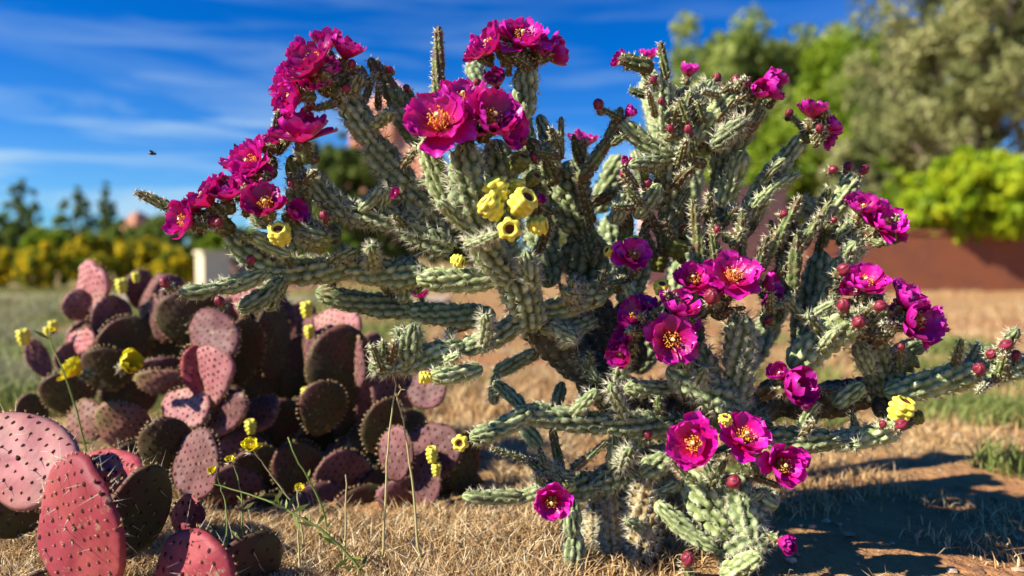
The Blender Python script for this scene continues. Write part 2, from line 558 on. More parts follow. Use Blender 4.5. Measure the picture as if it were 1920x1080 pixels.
def fruit(parent, c, d, r_, seed, m='fruit', ln=1.25, name='fruit'):
    a, b, z = basis(d)
    Mx = np.stack([a, b, z], 1)
    mb = MB()
    r = np.random.default_rng(seed)
    t = np.linspace(0, 1, 26)
    # outer wall, rim, cup
    zz = np.where(t < 0.72, -ln + t / 0.72 * 2 * ln * 0.86, 0)
    rad = np.where(t < 0.72, np.sqrt(np.clip(np.sin(np.clip(t / 0.72, 0.02, 1) * pi * 0.78), 0, 1)), 0)
    prof = []
    for tt in t:
        if tt < 0.72:
            q = tt / 0.72
            prof.append((0.42 + 0.58 * sin(pi * (0.08 + 0.62 * q)) ** 0.8, -ln + 1.9 * ln * q))
        else:
            q = (tt - 0.72) / 0.28
            prof.append((0.80 * (1 - q) ** 0.75 + 0.01, 0.9 * ln + 0.10 * sin(pi * min(1, q * 1.6)) - 0.30 * ln * max(0, q - .3) ** 0.8))
    prof = np.array(prof)
    nv = 30
    th = np.linspace(0, 2 * pi, nv, endpoint=False)
    Q, TH = np.meshgrid(np.arange(len(t)), th, indexing='ij')
    k = 6
    w = TH / (2 * pi) * k
    v = Q / 5.6 + 0.5 * np.mod(np.round(w), 2)
    h = np.abs(np.cos(pi * w)) ** 0.9 * np.abs(np.cos(pi * v)) ** 0.7 * r.uniform(0.7, 1.1, w.shape[1])[None, :] ** 0.5
    amp = np.where(Q < 19, 0.40, 0.12)
    rr = prof[Q, 0] * (1 - amp * 0.5 + amp * h)
    X = np.stack([rr * np.cos(TH), rr * np.sin(TH), prof[Q, 1] + 0 * TH], -1) * r_
    F = grid_faces(len(t), nv, True)
    row = F[:, 0] // nv
    Vx = X.reshape(-1, 3) @ Mx.T + np.array(c)
    T = np.clip(0.25 + 0.75 * h, 0, 1).ravel()
    mb.add(Vx, F[row < 22], 0, T)
    mb.add(Vx, F[row >= 22], 1, 0)
    o = mb.build(name, [M[m], M['fruit_cup']], parent, origin=tuple(c))
    return o


# ------------------------------------------------------------------ the cholla
CH = empty('cholla_cactus', G(1185, 1.12))
tag(CH, 'big branching cholla cactus with spiny rope-like stems, magenta flowers and yellow fruits', 'cactus')


def J(x0, y0, x1, y1, r, d0=1.0, d1=None, kind='n', bow=(0, 0), sp=None, name='stem'):
    d1 = d0 if d1 is None else d1
    dm = (d0 + d1) / 2
    rr = r / F_PX * dm * 0.92
    p0, p1 = P(x0, y0, d0), P(x1, y1, d1)
    bw = RT * (bow[0] / F_PX * dm) - UP * (bow[1] / F_PX * dm)
    sd = int(abs(x0 * 3 + y0 * 7 + x1)) % 97
    kw = dict(n=9, tl=0.0150, depth=0.46, spines=7, sl=0.0085, sw=0.00036, twist=16 * (1 if sd % 5 else -1), seed=sd)
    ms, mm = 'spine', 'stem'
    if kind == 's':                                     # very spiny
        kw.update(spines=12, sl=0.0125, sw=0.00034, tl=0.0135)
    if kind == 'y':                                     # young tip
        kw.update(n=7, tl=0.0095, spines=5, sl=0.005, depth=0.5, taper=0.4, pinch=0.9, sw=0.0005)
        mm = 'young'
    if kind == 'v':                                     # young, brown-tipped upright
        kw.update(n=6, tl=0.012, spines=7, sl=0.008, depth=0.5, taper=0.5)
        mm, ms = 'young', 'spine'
    if kind == 'l':  # limbs in the sun take the lighter painted skin
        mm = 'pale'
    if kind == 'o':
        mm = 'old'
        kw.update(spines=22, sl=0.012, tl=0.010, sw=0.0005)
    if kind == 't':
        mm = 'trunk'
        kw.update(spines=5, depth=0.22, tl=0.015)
    if rr < 0.010:
        kw['n'] = 7
    if rr > 0.024:
        kw['n'] = 11
    if sp is not None:
        kw['spines'] = sp + 3
    mb = MB()
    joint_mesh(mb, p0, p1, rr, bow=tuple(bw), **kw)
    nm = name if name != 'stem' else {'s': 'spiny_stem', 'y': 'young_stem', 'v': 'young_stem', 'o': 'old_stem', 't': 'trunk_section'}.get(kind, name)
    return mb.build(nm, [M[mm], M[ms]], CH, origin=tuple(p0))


# trunk and lower body
for _a in ((1120, 930, 1108, 1035, 17), (1172, 900, 1178, 1030, 20), (1250, 930, 1262, 1050, 20), (1235, 870, 1275, 960, 18), (1090, 960, 1125, 1030, 14),
           (1180, 960, 1140, 1060, 18), (1255, 990, 1235, 1070, 16)):
    J(*_a, 1.04, 1.01, 'o')
J(1190, 1010, 1195, 880, 62, 1.13, 1.12, 't')
J(1195, 910, 1190, 760, 52, 1.12, 1.08, 't')
J(1215, 790, 1085, 680, 50, 1.08, 1.03, 't')
J(1110, 705, 975, 585, 42, 1.03, 1.00, 't')
J(1190, 780, 1330, 745, 42, 1.08, 1.08, 't')
J(1300, 760, 1480, 750, 40, 1.08, 1.08, 't', (0, 10))
J(1450, 762, 1660, 725, 36, 1.08, 1.05, 't', (0, 6))
J(1120, 700, 1110, 540, 44, 1.08, 1.12, 't')
J(1110, 560, 1090, 420, 46, 1.10, 1.10, 'n', sp=4)
J(1085, 440, 1070, 300, 42, 1.08, 1.05, 'n', (-6, 0), sp=4)
J(1030, 540, 1010, 400, 36, 1.08, 1.10)
J(1010, 430, 1000, 290, 32, 1.09, 1.06, 'n', sp=4)
J(1180, 700, 1175, 560, 36, 1.12, 1.15, 't')
J(1175, 580, 1200, 440, 34, 1.14, 1.15, 'n')
J(1230, 660, 1290, 560, 32, 1.12, 1.12, 't')
# old straw-coloured stubs
J(1150, 920, 1145, 1040, 25, 1.00, 0.99, 'o')
J(1212, 880, 1200, 1050, 32, 0.99, 0.97, 'o')
J(1215, 960, 1195, 1100, 28, 1.02, 1.02, 't')
J(1215, 800, 1225, 900, 34, 1.04, 1.03, 'o')
# right of the hub
J(975, 600, 1140, 548, 25, 0.99, 0.97, 'l')
J(1010, 615, 1120, 600, 20, 0.98, 1.0, 'n', (0, 6))
J(1030, 605, 1085, 640, 18, 0.97, 0.96, 's')
# lower-left limb
J(995, 585, 860, 655, 25, 0.97, 0.95, 'n', (4, 8))
J(870, 645, 735, 690, 26, 0.95, 0.93, 's')
J(905, 690, 805, 705, 20, 0.93, 0.90, 'l', (0, 4))
J(760, 690, 778, 605, 24, 0.93, 0.92, 'n', sp=8)
J(765, 660, 745, 612, 14, 0.93, 0.92, 'n')
J(740, 690, 688, 645, 14, 0.94, 0.93, 'y')
J(745, 692, 690, 688, 17, 0.93, 0.92, 's')
J(920, 585, 835, 622, 14, 1.03, 1.05, 'y', (0, 4))
# the hub and the large spiny upright
J(1000, 620, 945, 500, 38, 0.98, 0.93, 's', (8, 0))
J(960, 530, 880, 390, 34, 0.93, 0.88, 's', (-6, 6))
J(885, 430, 872, 265, 38, 0.89, 0.86, 's', (-2, 0))
J(945, 480, 930, 260, 40, 0.98, 0.93, 's')
J(1000, 540, 985, 470, 22, 0.90, 0.88, 's')
# long left limbs
J(950, 520, 780, 522, 25, 0.94, 0.92, 'l', (0, 5))
J(810, 515, 640, 500, 29, 0.96, 0.98, 'n', (0, 4))
J(665, 500, 490, 500, 30, 0.98, 0.96, 'n', (0, 8))
J(930, 590, 760, 580, 25, 1.02, 1.02, 'n', (0, 6), sp=3)
J(780, 582, 592, 545, 25, 1.02, 1.02, 'n', (0, 6), sp=3)
J(850, 470, 740, 415, 30, 0.95, 0.95, 's')
J(760, 420, 640, 400, 27, 0.95, 0.95, 's', (0, -6))
J(660, 410, 560, 320, 24, 0.95, 0.94, 's', (-4, 0))
J(640, 400, 590, 330, 18, 0.97, 0.96, 'n')
J(840, 450, 760, 340, 34, 0.97, 0.96, 's', (-4, 4))
J(775, 360, 690, 250, 31, 0.96, 0.95, 's', (-4, 4))
J(700, 275, 640, 160, 29, 0.95, 0.94, 's')
J(845, 400, 800, 255, 23, 0.90, 0.89, 'l', (-6, 0))
J(800, 280, 740, 190, 27, 0.98, 0.97, 'n')
J(755, 215, 692, 108, 26, 0.97, 0.97, 'y', (4, 0))
J(690, 140, 640, 150, 30, 0.95, 0.94, 'y')
J(775, 220, 762, 162, 18, 1.00, 1.0, 'y')
J(822, 210, 823, 48, 16, 0.95, 0.94, 'y', (-1, 0))
J(850, 190, 870, 150, 12, 1.0, 1.0, 'y')
J(975, 230, 985, 118, 27, 0.96, 0.95, 'n', (4, 0), sp=7)
J(990, 300, 968, 190, 26, 0.98, 0.97, 'n')
J(985, 110, 940, 95, 24, 0.96, 0.94, 'y')
J(985, 112, 1045, 95, 22, 0.96, 0.96, 'y')
J(905, 170, 885, 110, 20, 1.18, 1.2, 'n')
J(1010, 215, 1045, 315, 14, 1.0, 0.98, 'n')
J(1052, 300, 1052, 218, 9, 0.96, 0.95, 'y')
J(990, 260, 1020, 300, 18, 0.93, 0.93, 'y')
# left cluster
J(520, 510, 430, 430, 28, 0.96, 0.94, 'n', (-6, 6), sp=4)
J(470, 440, 545, 480, 17, 0.92, 0.92, 'l')
J(440, 440, 385, 400, 24, 0.94, 0.93, 'y')
J(335, 400, 252, 360, 13, 0.93, 0.92, 'y', (0, -3))
J(500, 430, 470, 330, 26, 0.97, 0.96, 's')
J(560, 480, 560, 340, 26, 1.0, 0.96, 's')
J(560, 340, 545, 290, 22, 0.96, 0.95, 'y')
J(540, 440, 640, 440, 30, 1.0, 0.99, 'n')
J(500, 510, 400, 540, 18, 0.92, 0.88, 'l', (0, 6))
J(415, 538, 335, 545, 17, 0.88, 0.86, 'n', (0, 6), sp=3)
J(530, 520, 445, 580, 20, 0.95, 0.90, 'n', (4, 8))
J(540, 500, 500, 585, 18, 0.97, 0.96, 'n')
J(620, 455, 560, 430, 22, 0.93, 0.92, 's')
# centre top
J(1085, 340, 1165, 200, 17, 0.98, 0.97, 'y', (10, 0))
J(1040, 350, 1020, 280, 18, 1.0, 0.98, 'v')
J(1120, 400, 1165, 290, 26, 1.25, 1.25, 'l')
J(1150, 420, 1185, 350, 19, 0.98, 0.97, 'n')
J(1190, 410, 1240, 345, 20, 0.98, 0.97, 'n')
J(1210, 350, 1190, 280, 17, 1.2, 1.2, 'l')
# top right crown
J(1265, 460, 1260, 290, 29, 1.02, 0.98, 'n', sp=3)
J(1290, 400, 1300, 290, 26, 1.28, 1.28, 'l')
J(1260, 320, 1215, 130, 26, 1.15, 1.18, 'l')
J(1265, 290, 1165, 225, 19, 0.97, 0.96, 'l', (0, 14))
J(1225, 130, 1160, 108, 21, 0.95, 0.94, 'y')
J(1250, 150, 1238, 78, 12, 0.95, 0.94, 'y')
J(1255, 260, 1235, 140, 24, 0.97, 0.96, 's')
J(1270, 260, 1285, 160, 22, 0.98, 0.97, 's')
J(1290, 240, 1335, 150, 20, 0.98, 0.97, 's')
J(1300, 270, 1385, 175, 22, 0.96, 0.95, 'l', (-6, -6))
J(1330, 260, 1360, 160, 15, 1.05, 1.05, 'n')
J(1330, 280, 1400, 220, 18, 0.94, 0.93, 's')
J(1350, 300, 1420, 165, 30, 1.0, 0.99, 'n', (6, 4), sp=3)
J(1400, 250, 1435, 205, 12, 0.97, 0.96, 'y')
J(1355, 420, 1352, 270, 25, 1.02, 1.0, 'n', sp=3)
J(1352, 390, 1395, 280, 22, 0.98, 0.96, 'l')
J(1380, 430, 1512, 255, 20, 0.98, 0.98, 'n', (-6, -6), sp=2)
J(1515, 270, 1510, 235, 18, 0.97, 0.97, 'y')
J(1520, 265, 1550, 235, 14, 0.96, 0.96, 'y')
J(1410, 390, 1500, 325, 11, 0.95, 0.96, 'l', (-6, -4))
J(1250, 330, 1300, 300, 32, 1.0, 1.0, 's')
# spiky uprights centre right
for a in ((1318, 520, 1298, 372, 16), (1345, 540, 1335, 420, 15), (1385, 520, 1392, 392, 17), (1420, 510, 1505, 365, 16),
          (1455, 520, 1560, 375, 15), (1480, 560, 1500, 430, 20), (1405, 540, 1440, 440, 15), (1500, 470, 1540, 400, 14)):
    J(*a, 0.96, 0.94, 'v')
J(1310, 600, 1330, 490, 24, 1.0, 0.97, 's')
J(1440, 620, 1470, 500, 24, 1.03, 1.0, 's')
J(1500, 660, 1545, 470, 28, 1.05, 1.03, 'n', (-6, 0), sp=3)
J(1270, 680, 1310, 600, 26, 1.0, 0.98, 's')
# right branches
J(1500, 640, 1580, 480, 25, 0.98, 0.97, 'l', (8, 4))
J(1580, 500, 1615, 445, 22, 0.97, 0.96, 's')
J(1545, 430, 1610, 322, 19, 0.98, 0.97, 'l')
J(1560, 450, 1590, 310, 13, 1.05, 1.05, 'y')
J(1570, 450, 1640, 400, 22, 0.97, 0.96, 's')
J(1540, 420, 1500, 370, 15, 1.0, 1.0, 's')
J(1590, 440, 1655, 440, 17, 0.97, 0.97, 'y')
J(1480, 690, 1620, 590, 36, 0.95, 0.93, 'l', (-4, -4), sp=12)
J(1655, 750, 1640, 610, 27, 1.02, 0.98, 's')
J(1685, 720, 1690, 640, 15, 0.99, 0.97, 'v')
J(1630, 700, 1610, 640, 18, 0.97, 0.95, 's')
J(1600, 640, 1590, 560, 26, 0.97, 0.95, 'y')
J(1620, 650, 1680, 600, 24, 0.97, 0.95, 'y')
J(1640, 680, 1740, 640, 20, 1.02, 1.0, 'n')
J(1600, 600, 1650, 540, 18, 1.0, 0.98, 's')
J(1560, 760, 1620, 720, 20, 0.98, 0.97, 'l')
J(1655, 735, 1850, 690, 29, 0.98, 0.95, 'l', (0, 6), sp=10)
J(1820, 705, 1945, 675, 27, 0.95, 0.93, 'n', (0, 4), sp=8)
J(1880, 690, 1885, 645, 19, 0.94, 0.93, 'y')
J(1640, 740, 1685, 790, 26, 1.02, 1.0, 't')
J(1640, 810, 1715, 790, 17, 0.96, 0.95, 'y')
J(1430, 820, 1575, 825, 28, 0.96, 0.95, 'l', (0, 3), sp=9)
J(1550, 828, 1692, 802, 24, 0.95, 0.94, 'l', (0, 4), sp=9)
J(1330, 780, 1450, 800, 36, 1.02, 1.0, 's')
# centre right spiny clump
J(1382, 770, 1388, 585, 32, 0.95, 0.93, 's', sp=18)
J(1250, 690, 1395, 770, 36, 0.96, 0.94, 's', sp=18)
J(1330, 740, 1300, 640, 34, 0.97, 0.95, 's', sp=16)
J(1260, 728, 1170, 730, 19, 0.98, 0.95, 'l', sp=8)
J(1200, 590, 1175, 530, 13, 0.96, 0.95, 'l')
J(1240, 660, 1215, 575, 20, 0.97, 0.95, 'y')
J(1420, 745, 1490, 700, 22, 0.97, 0.96, 'y')
J(1350, 600, 1345, 535, 22, 0.95, 0.93, 'y')
# long lower arm
J(1310, 795, 1120, 790, 27, 0.98, 0.96, 'n', (0, 4), sp=6)
J(1150, 795, 975, 770, 26, 0.97, 0.95, 'n', (0, 4), sp=6)
J(995, 765, 880, 822, 22, 0.95, 0.91, 'l', (4, 8))
J(985, 765, 925, 715, 14, 0.97, 1.0, 'n', sp=2)
J(1040, 770, 1055, 715, 13, 1.05, 1.06, 'n', sp=2)
J(1055, 705, 1115, 600, 13, 1.12, 1.15, 'n')
J(930, 700, 925, 760, 12, 1.05, 1.05, 'n')
J(925, 700, 1010, 660, 16, 1.12, 1.08, 'n')
J(975, 790, 1015, 840, 17, 1.12, 1.1, 'l')
J(1050, 880, 1035, 800, 13, 1.0, 1.0, 'y')
J(1060, 880, 920, 840, 9, 0.97, 0.95, 'y', (0, 3))
J(1070, 880, 1140, 825, 11, 0.97, 0.96, 'y', (0, 3))
J(1080, 910, 960, 940, 15, 0.96, 0.94, 'l', (0, -6))
J(980, 928, 866, 930, 16, 0.94, 0.92, 'l', (0, 4))
J(1060, 900, 1010, 870, 18, 0.97, 0.95, 's')
J(1180, 900, 1060, 915, 30, 1.04, 0.98, 's')
J(1250, 840, 1110, 915, 30, 1.03, 0.98, 's')
J(1260, 850, 1200, 890, 24, 0.97, 0.96, 's')
J(1072, 930, 1072, 1010, 20, 0.96, 0.95, 'n')
J(1075, 990, 1080, 1100, 22, 0.96, 0.95, 'n', sp=3)
# bottom right clump
J(1290, 880, 1370, 1010, 34, 0.97, 0.94, 'l', (-4, 8), sp=6)
J(1360, 880, 1420, 1020, 36, 0.97, 0.93, 's', sp=14)
J(1230, 940, 1345, 1030, 19, 0.95, 0.93, 'l', (-4, 6))
J(1340, 1040, 1445, 1000, 32, 0.95, 0.93, 's', sp=14)
J(1350, 1080, 1430, 1040, 22, 0.92, 0.90, 'l')
J(1330, 860, 1420, 900, 30, 0.98, 0.96, 'y')
J(1410, 920, 1460, 950, 24, 0.96, 0.94, 's')
J(1290, 1100, 1290, 1060, 20, 0.93, 0.93, 'y')
J(1420, 890, 1460, 850, 18, 0.98, 0.96, 'y')
J(1340, 860, 1400, 830, 20, 1.0, 0.98, 'y')
J(1165, 225, 1125, 202, 9, 0.955, 0.952, 'y')
J(1095, 345, 1092, 278, 14, 1.08, 1.08, 'n')
J(1512, 248, 1482, 216, 8, 0.98, 0.985, 'y')
J(1440, 205, 1470, 150, 8, 0.97, 0.97, 'y')
J(1380, 200, 1350, 152, 12, 1.0, 1.0, 'y')
J(1400, 190, 1382, 155, 11, 1.0, 1.0, 'y')
J(600, 300, 560, 290, 18, 0.94, 0.93, 'y')
J(655, 175, 600, 160, 24, 0.94, 0.93, 'y')
J(640, 190, 585, 205, 10, 0.94, 0.92, 'y')
J(590, 160, 555, 170, 20, 0.93, 0.92, 'y')
J(480, 350, 440, 375, 20, 0.95, 0.93, 'y')
J(400, 400, 355, 412, 18, 0.93, 0.91, 'y')
J(520, 330, 480, 310, 18, 0.95, 0.94, 'y')
# further stems behind, seen through the gaps
J(1190, 700, 1260, 560, 30, 1.25, 1.3, 'n')
J(1260, 580, 1290, 430, 26, 1.28, 1.3, 'n')
J(1130, 560, 1150, 400, 28, 1.25, 1.28, 'n')
J(1390, 700, 1470, 560, 26, 1.2, 1.25, 'n')

_r = np.random.default_rng(5)
for (cx, cy, rx_, ry_, k, dd, L0) in [(1130, 400, 60, 60, 9, 1.03, 90), (1220, 400, 50, 60, 8, 0.99, 80), (1330, 440, 40, 40, 6, 0.97, 90),
                                     (1450, 460, 60, 40, 9, 0.97, 95), (1320, 230, 60, 40, 8, 1.0, 80), (1060, 330, 40, 50, 6, 1.02, 80),
                                     (1000, 400, 20, 60, 4, 1.0, 80), (1560, 420, 40, 40, 5, 1.0, 80)]:
    for _k in range(k):
        x_, y_ = cx + _r.uniform(-rx_, rx_), cy + _r.uniform(-ry_, ry_)
        an = _r.normal(0.15, 0.42)
        L_ = L0 * _r.uniform(0.7, 1.15)
        J(x_ - sin(an) * L_ / 2, y_ + cos(an) * L_ / 2, x_ + sin(an) * L_ / 2, y_ - cos(an) * L_ / 2, _r.uniform(11, 16), dd + _r.uniform(0, .06), dd + _r.uniform(-.04, .03),
          'v', name='upright_shoot')
# crowded side shoots at the growing ends
_r = np.random.default_rng(77)
for (cx, cy, dd, k, sp_) in [
        (1228, 165, 1.05, 4, 16), (1245, 225, .94, 4, 30), (1290, 215, .94, 4, 30), (1340, 185, .95, 4, 28), (1395, 175, .94, 3, 24),
        (1300, 290, .94, 3, 26), (1150, 240, .95, 2, 20), (1190, 350, .94, 3, 26), (1035, 265, .94, 3, 26), (520, 280, .93, 3, 26),
        (480, 345, .91, 3, 24), (440, 395, .91, 3, 26), (570, 325, .93, 3, 26), (620, 165, .92, 4, 26), (720, 165, .95, 2, 22),
        (935, 115, .94, 3, 20), (1000, 112, .94, 3, 20), (1630, 435, .94, 4, 28), (1595, 590, .93, 4, 28), (1660, 600, .92, 4, 28),
        (1450, 560, .93, 3, 26), (1330, 560, .92, 4, 28), (1225, 615, .92, 4, 28), (1405, 865, .91, 4, 28), (1060, 880, .94, 3, 30),
        (1520, 245, .95, 3, 18), (1370, 440, .95, 3, 26), (1170, 530, .96, 3, 28), (725, 655, .91, 3, 22), (1870, 690, .92, 3, 24)]:
    for _k in range(k):
        ox_, oy_ = _r.normal(0, sp_ * 0.7), _r.normal(0, sp_ * 0.55)
        an = _r.normal(0, 0.8)
        L_ = _r.uniform(34, 58)
        J(cx + ox_, cy + oy_ + L_ * .4, cx + ox_ + sin(an) * L_, cy + oy_ + L_ * .4 - cos(an) * L_, _r.uniform(8, 13), dd + _r.uniform(-.01, .03),
          dd + _r.uniform(-.03, .02), 'y', name='side_shoot')

# slim branchlets sprouting along the limbs
_r = np.random.default_rng(19)
_limbs = [(850, 470, 640, 400, .93), (840, 450, 640, 160, .93), (800, 515, 500, 500, .95), (920, 580, 600, 545, 1.0), (1040, 600, 1140, 548, .96),
          (870, 470, 880, 290, .86), (1000, 610, 1180, 760, .98), (1200, 770, 1650, 730, 1.02), (1480, 690, 1620, 590, .93), (1655, 735, 1900, 680, .95),
          (1310, 795, 980, 770, .95), (1250, 840, 1000, 930, .96), (1290, 880, 1440, 1000, .93), (1350, 760, 1250, 690, .94), (1380, 430, 1512, 255, .97),
          (1265, 460, 1260, 290, .97), (1500, 640, 1600, 440, .96), (950, 640, 735, 690, .93), (1450, 820, 1690, 802, .94), (1200, 900, 1210, 1010, .98)]
for _i in range(92):
    a0, b0, a1, b1, dd = _limbs[_i % len(_limbs)]
    f_ = _r.uniform(0.08, 0.95)
    x_, y_ = a0 + (a1 - a0) * f_ + _r.normal() * 7, b0 + (b1 - b0) * f_ + _r.normal() * 7
    an = _r.normal(0, 0.9)
    L_ = _r.uniform(38, 78)
    J(x_, y_, x_ + sin(an) * L_, y_ - cos(an) * L_, _r.uniform(9, 15), dd + _r.uniform(0, .03), dd + _r.uniform(-.05, .02),
      ('v', 'n', 's')[_i % 3], bow=(_r.normal() * 4, 0), name='branchlet')

# flowers: x, y, radius px, depth, direction (right, towards camera, up), openness
FL = [
    (545, 180, 38, 0.90, (-0.7, 0.5, -0.1), 0.55), (585, 112, 56, 0.89, (-0.5, 0.6, 0.6), 0.75), (650, 92, 36, 0.92, (0.3, 0.4, 0.8), 0.6),
    (535, 150, 34, 0.93, (-0.9, 0.2, 0.3), 0.6), (610, 130, 40, 0.92, (0.1, 0.5, 0.7), 0.5),
    (565, 243, 60, 0.92, (0.0, 0.35, 0.9), 0.85), (468, 305, 44, 0.91, (-0.5, 0.7, 0.4), 0.75), (502, 272, 34, 0.94, (-0.1, 0.3, 0.9), 0.3),
    (382, 367, 48, 0.90, (-0.5, 0.4, 0.7), 0.6), (425, 355, 40, 0.90, (0.1, 0.5, 0.8), 0.5), (340, 412, 40, 0.88, (-0.5, 0.7, 0.2), 0.5),
    (497, 380, 42, 0.88, (0.1, 0.8, 0.5), 0.65), (555, 400, 26, 0.93, (0.6, 0.4, 0.2), 0.4),
    (822, 224, 66, 0.84, (-0.15, 0.85, 0.45), 0.85), (925, 218, 60, 0.85, (0.35, 0.65, 0.40), 0.6), (868, 180, 50, 0.90, (0.05, 0.5, 0.8), 0.6),
    (955, 240, 40, 0.87, (0.7, 0.5, -0.1), 0.5),
    (915, 80, 44, 0.92, (-0.8, 0.4, 0.4), 0.55), (980, 68, 48, 0.93, (0.1, 0.6, 0.8), 0.8), (950, 60, 34, 0.95, (-0.2, 0.2, 0.9), 0.6),
    (1040, 98, 38, 0.97, (0.8, 0.2, 0.2), 0.5), (928, 150, 26, 0.98, (-0.1, 0.6, 0.6), 0.4),
    (1163, 112, 20, 1.0, (-0.7, 0.3, 0.5), 0.4), (1216, 103, 19, 1.0, (0, 0.3, 0.9), 0.4), (1292, 132, 20, 1.05, (0.1, 0.3, 0.9), 0.5),
    (1442, 162, 36, 0.95, (0.8, 0.4, 0.3), 0.45), (1522, 205, 29, 0.94, (0, 0.3, 0.9), 0.45), (1560, 236, 22, 0.95, (0.6, 0.5, 0.4), 0.3),
    (1555, 262, 20, 0.97, (0.5, 0.2, -0.6), 0.4),
    (1618, 388, 30, 0.94, (0.0, 0.6, 0.8), 0.6), (1658, 415, 40, 0.93, (0.3, 0.8, 0.5), 0.6),
    (1623, 527, 40, 0.92, (-0.1, 0.6, 0.75), 0.65), (1705, 562, 42, 0.92, (0.3, 0.6, 0.6), 0.7), (1720, 600, 48, 0.91, (0.4, 0.8, 0.2), 0.85),
    (1742, 625, 28, 0.93, (0.7, 0.3, -0.4), 0.4), (1690, 590, 30, 0.93, (-0.4, 0.6, 0.3), 0.6),
    (1188, 478, 32, 0.94, (0.1, 0.8, 0.4), 0.75), (1300, 522, 34, 0.92, (-0.2, 0.6, 0.5), 0.7), (1375, 515, 44, 0.90, (0.0, 0.75, 0.6), 0.9),
    (1446, 532, 26, 0.95, (0.6, 0.5, 0.1), 0.5), (1445, 562, 22, 0.95, (0.3, 0.6, -0.3), 0.4),
    (1190, 590, 34, 0.92, (-0.6, 0.5, 0.5), 0.6), (1272, 572, 38, 0.91, (0.1, 0.5, 0.8), 0.6), (1260, 637, 44, 0.89, (0.0, 0.95, 0.1), 0.9),
    (1165, 662, 30, 0.93, (-0.7, 0.5, -0.3), 0.5), (1178, 622, 22, 0.93, (-0.7, 0.5, 0.1), 0.5),
    (1492, 722, 48, 0.91, (0.3, 0.75, 0.3), 0.5), (1462, 700, 26, 0.92, (-0.5, 0.4, 0.7), 0.4),
    (1300, 832, 52, 0.88, (-0.3, 0.8, 0.35), 0.6), (1398, 815, 46, 0.89, (0.1, 0.75, 0.55), 0.75), (1470, 872, 44, 0.88, (0.2, 0.9, 0.1), 0.65),
    (1034, 942, 34, 0.90, (0.0, 0.95, 0.0), 0.65), (1472, 1018, 25, 0.89, (0.5, 0.8, -0.1), 0.3),
    (1092, 265, 28, 1.08, (0.2, 0.4, 0.8), 0.6), (788, 549, 20, 1.08, (0, 0.3, 0.5), 0.6), (1180, 210, 17, 0.96, (0.4, 0.5, 0.4), 0.3),
    (612, 75, 34, 0.95, (-0.1, 0.2, 0.95), 0.5), (560, 100, 30, 0.92, (-0.7, 0.2, 0.6), 0.5), (530, 195, 26, 0.92, (-0.8, 0.4, -0.4), 0.45),
    (595, 150, 34, 0.91, (-0.2, 0.7, 0.3), 0.5), (440, 300, 30, 0.94, (-0.7, 0.3, 0.6), 0.5), (480, 330, 28, 0.90, (0.1, 0.7, 0.3), 0.5),
    (358, 392, 32, 0.92, (-0.6, 0.3, 0.7), 0.5), (880, 235, 46, 0.86, (0.1, 0.7, 0.5), 0.6), (790, 200, 36, 0.90, (-0.5, 0.3, 0.8), 0.6),
    (1010, 85, 34, 0.94, (0.4, 0.5, 0.6), 0.5), (890, 95, 28, 0.95, (-0.8, 0.2, 0.3), 0.4), (1455, 150, 26, 0.97, (0.5, 0.2, 0.8), 0.4),
    (1425, 170, 24, 0.94, (0.2, 0.8, 0.3), 0.4), (1535, 215, 22, 0.96, (0.3, 0.3, 0.8), 0.4), (1605, 380, 22, 0.96, (-0.4, 0.3, 0.8), 0.4),
    (1680, 430, 28, 0.95, (0.8, 0.3, 0.1), 0.4), (1755, 600, 28, 0.94, (0.8, 0.3, 0.3), 0.5), (1600, 540, 26, 0.94, (-0.6, 0.4, 0.5), 0.4),
    (1350, 530, 30, 0.92, (-0.4, 0.7, 0.3), 0.6), (1400, 500, 26, 0.93, (0.4, 0.3, 0.8), 0.5), (1290, 600, 26, 0.92, (0.5, 0.5, 0.3), 0.5),
    (1215, 570, 24, 0.93, (0.2, 0.4, 0.8), 0.5), (1165, 640, 24, 0.93, (-0.8, 0.4, 0.1), 0.5), (1510, 745, 28, 0.93, (0.7, 0.4, -0.2), 0.4),
    (742, 362, 13, 0.90, (-0.5, 0.6, 0.2), 0.4), (1012, 372, 12, 0.90, (0.5, 0.5, 0.2), 0.3), (1175, 302, 14, 0.94, (0, 0.6, 0.5), 0.3),
]


def dir3(t):
    return RT * t[0] - FW * t[1] + UP * t[2]


for i, (x, y, r, d, dr, op) in enumerate(FL):
    flower(CH, P(x, y, d), dir3(dr), (30 + 0.72 * (r - 30) if r > 30 else r) / F_PX * d * 1.32, op * 0.92, 100 + i)

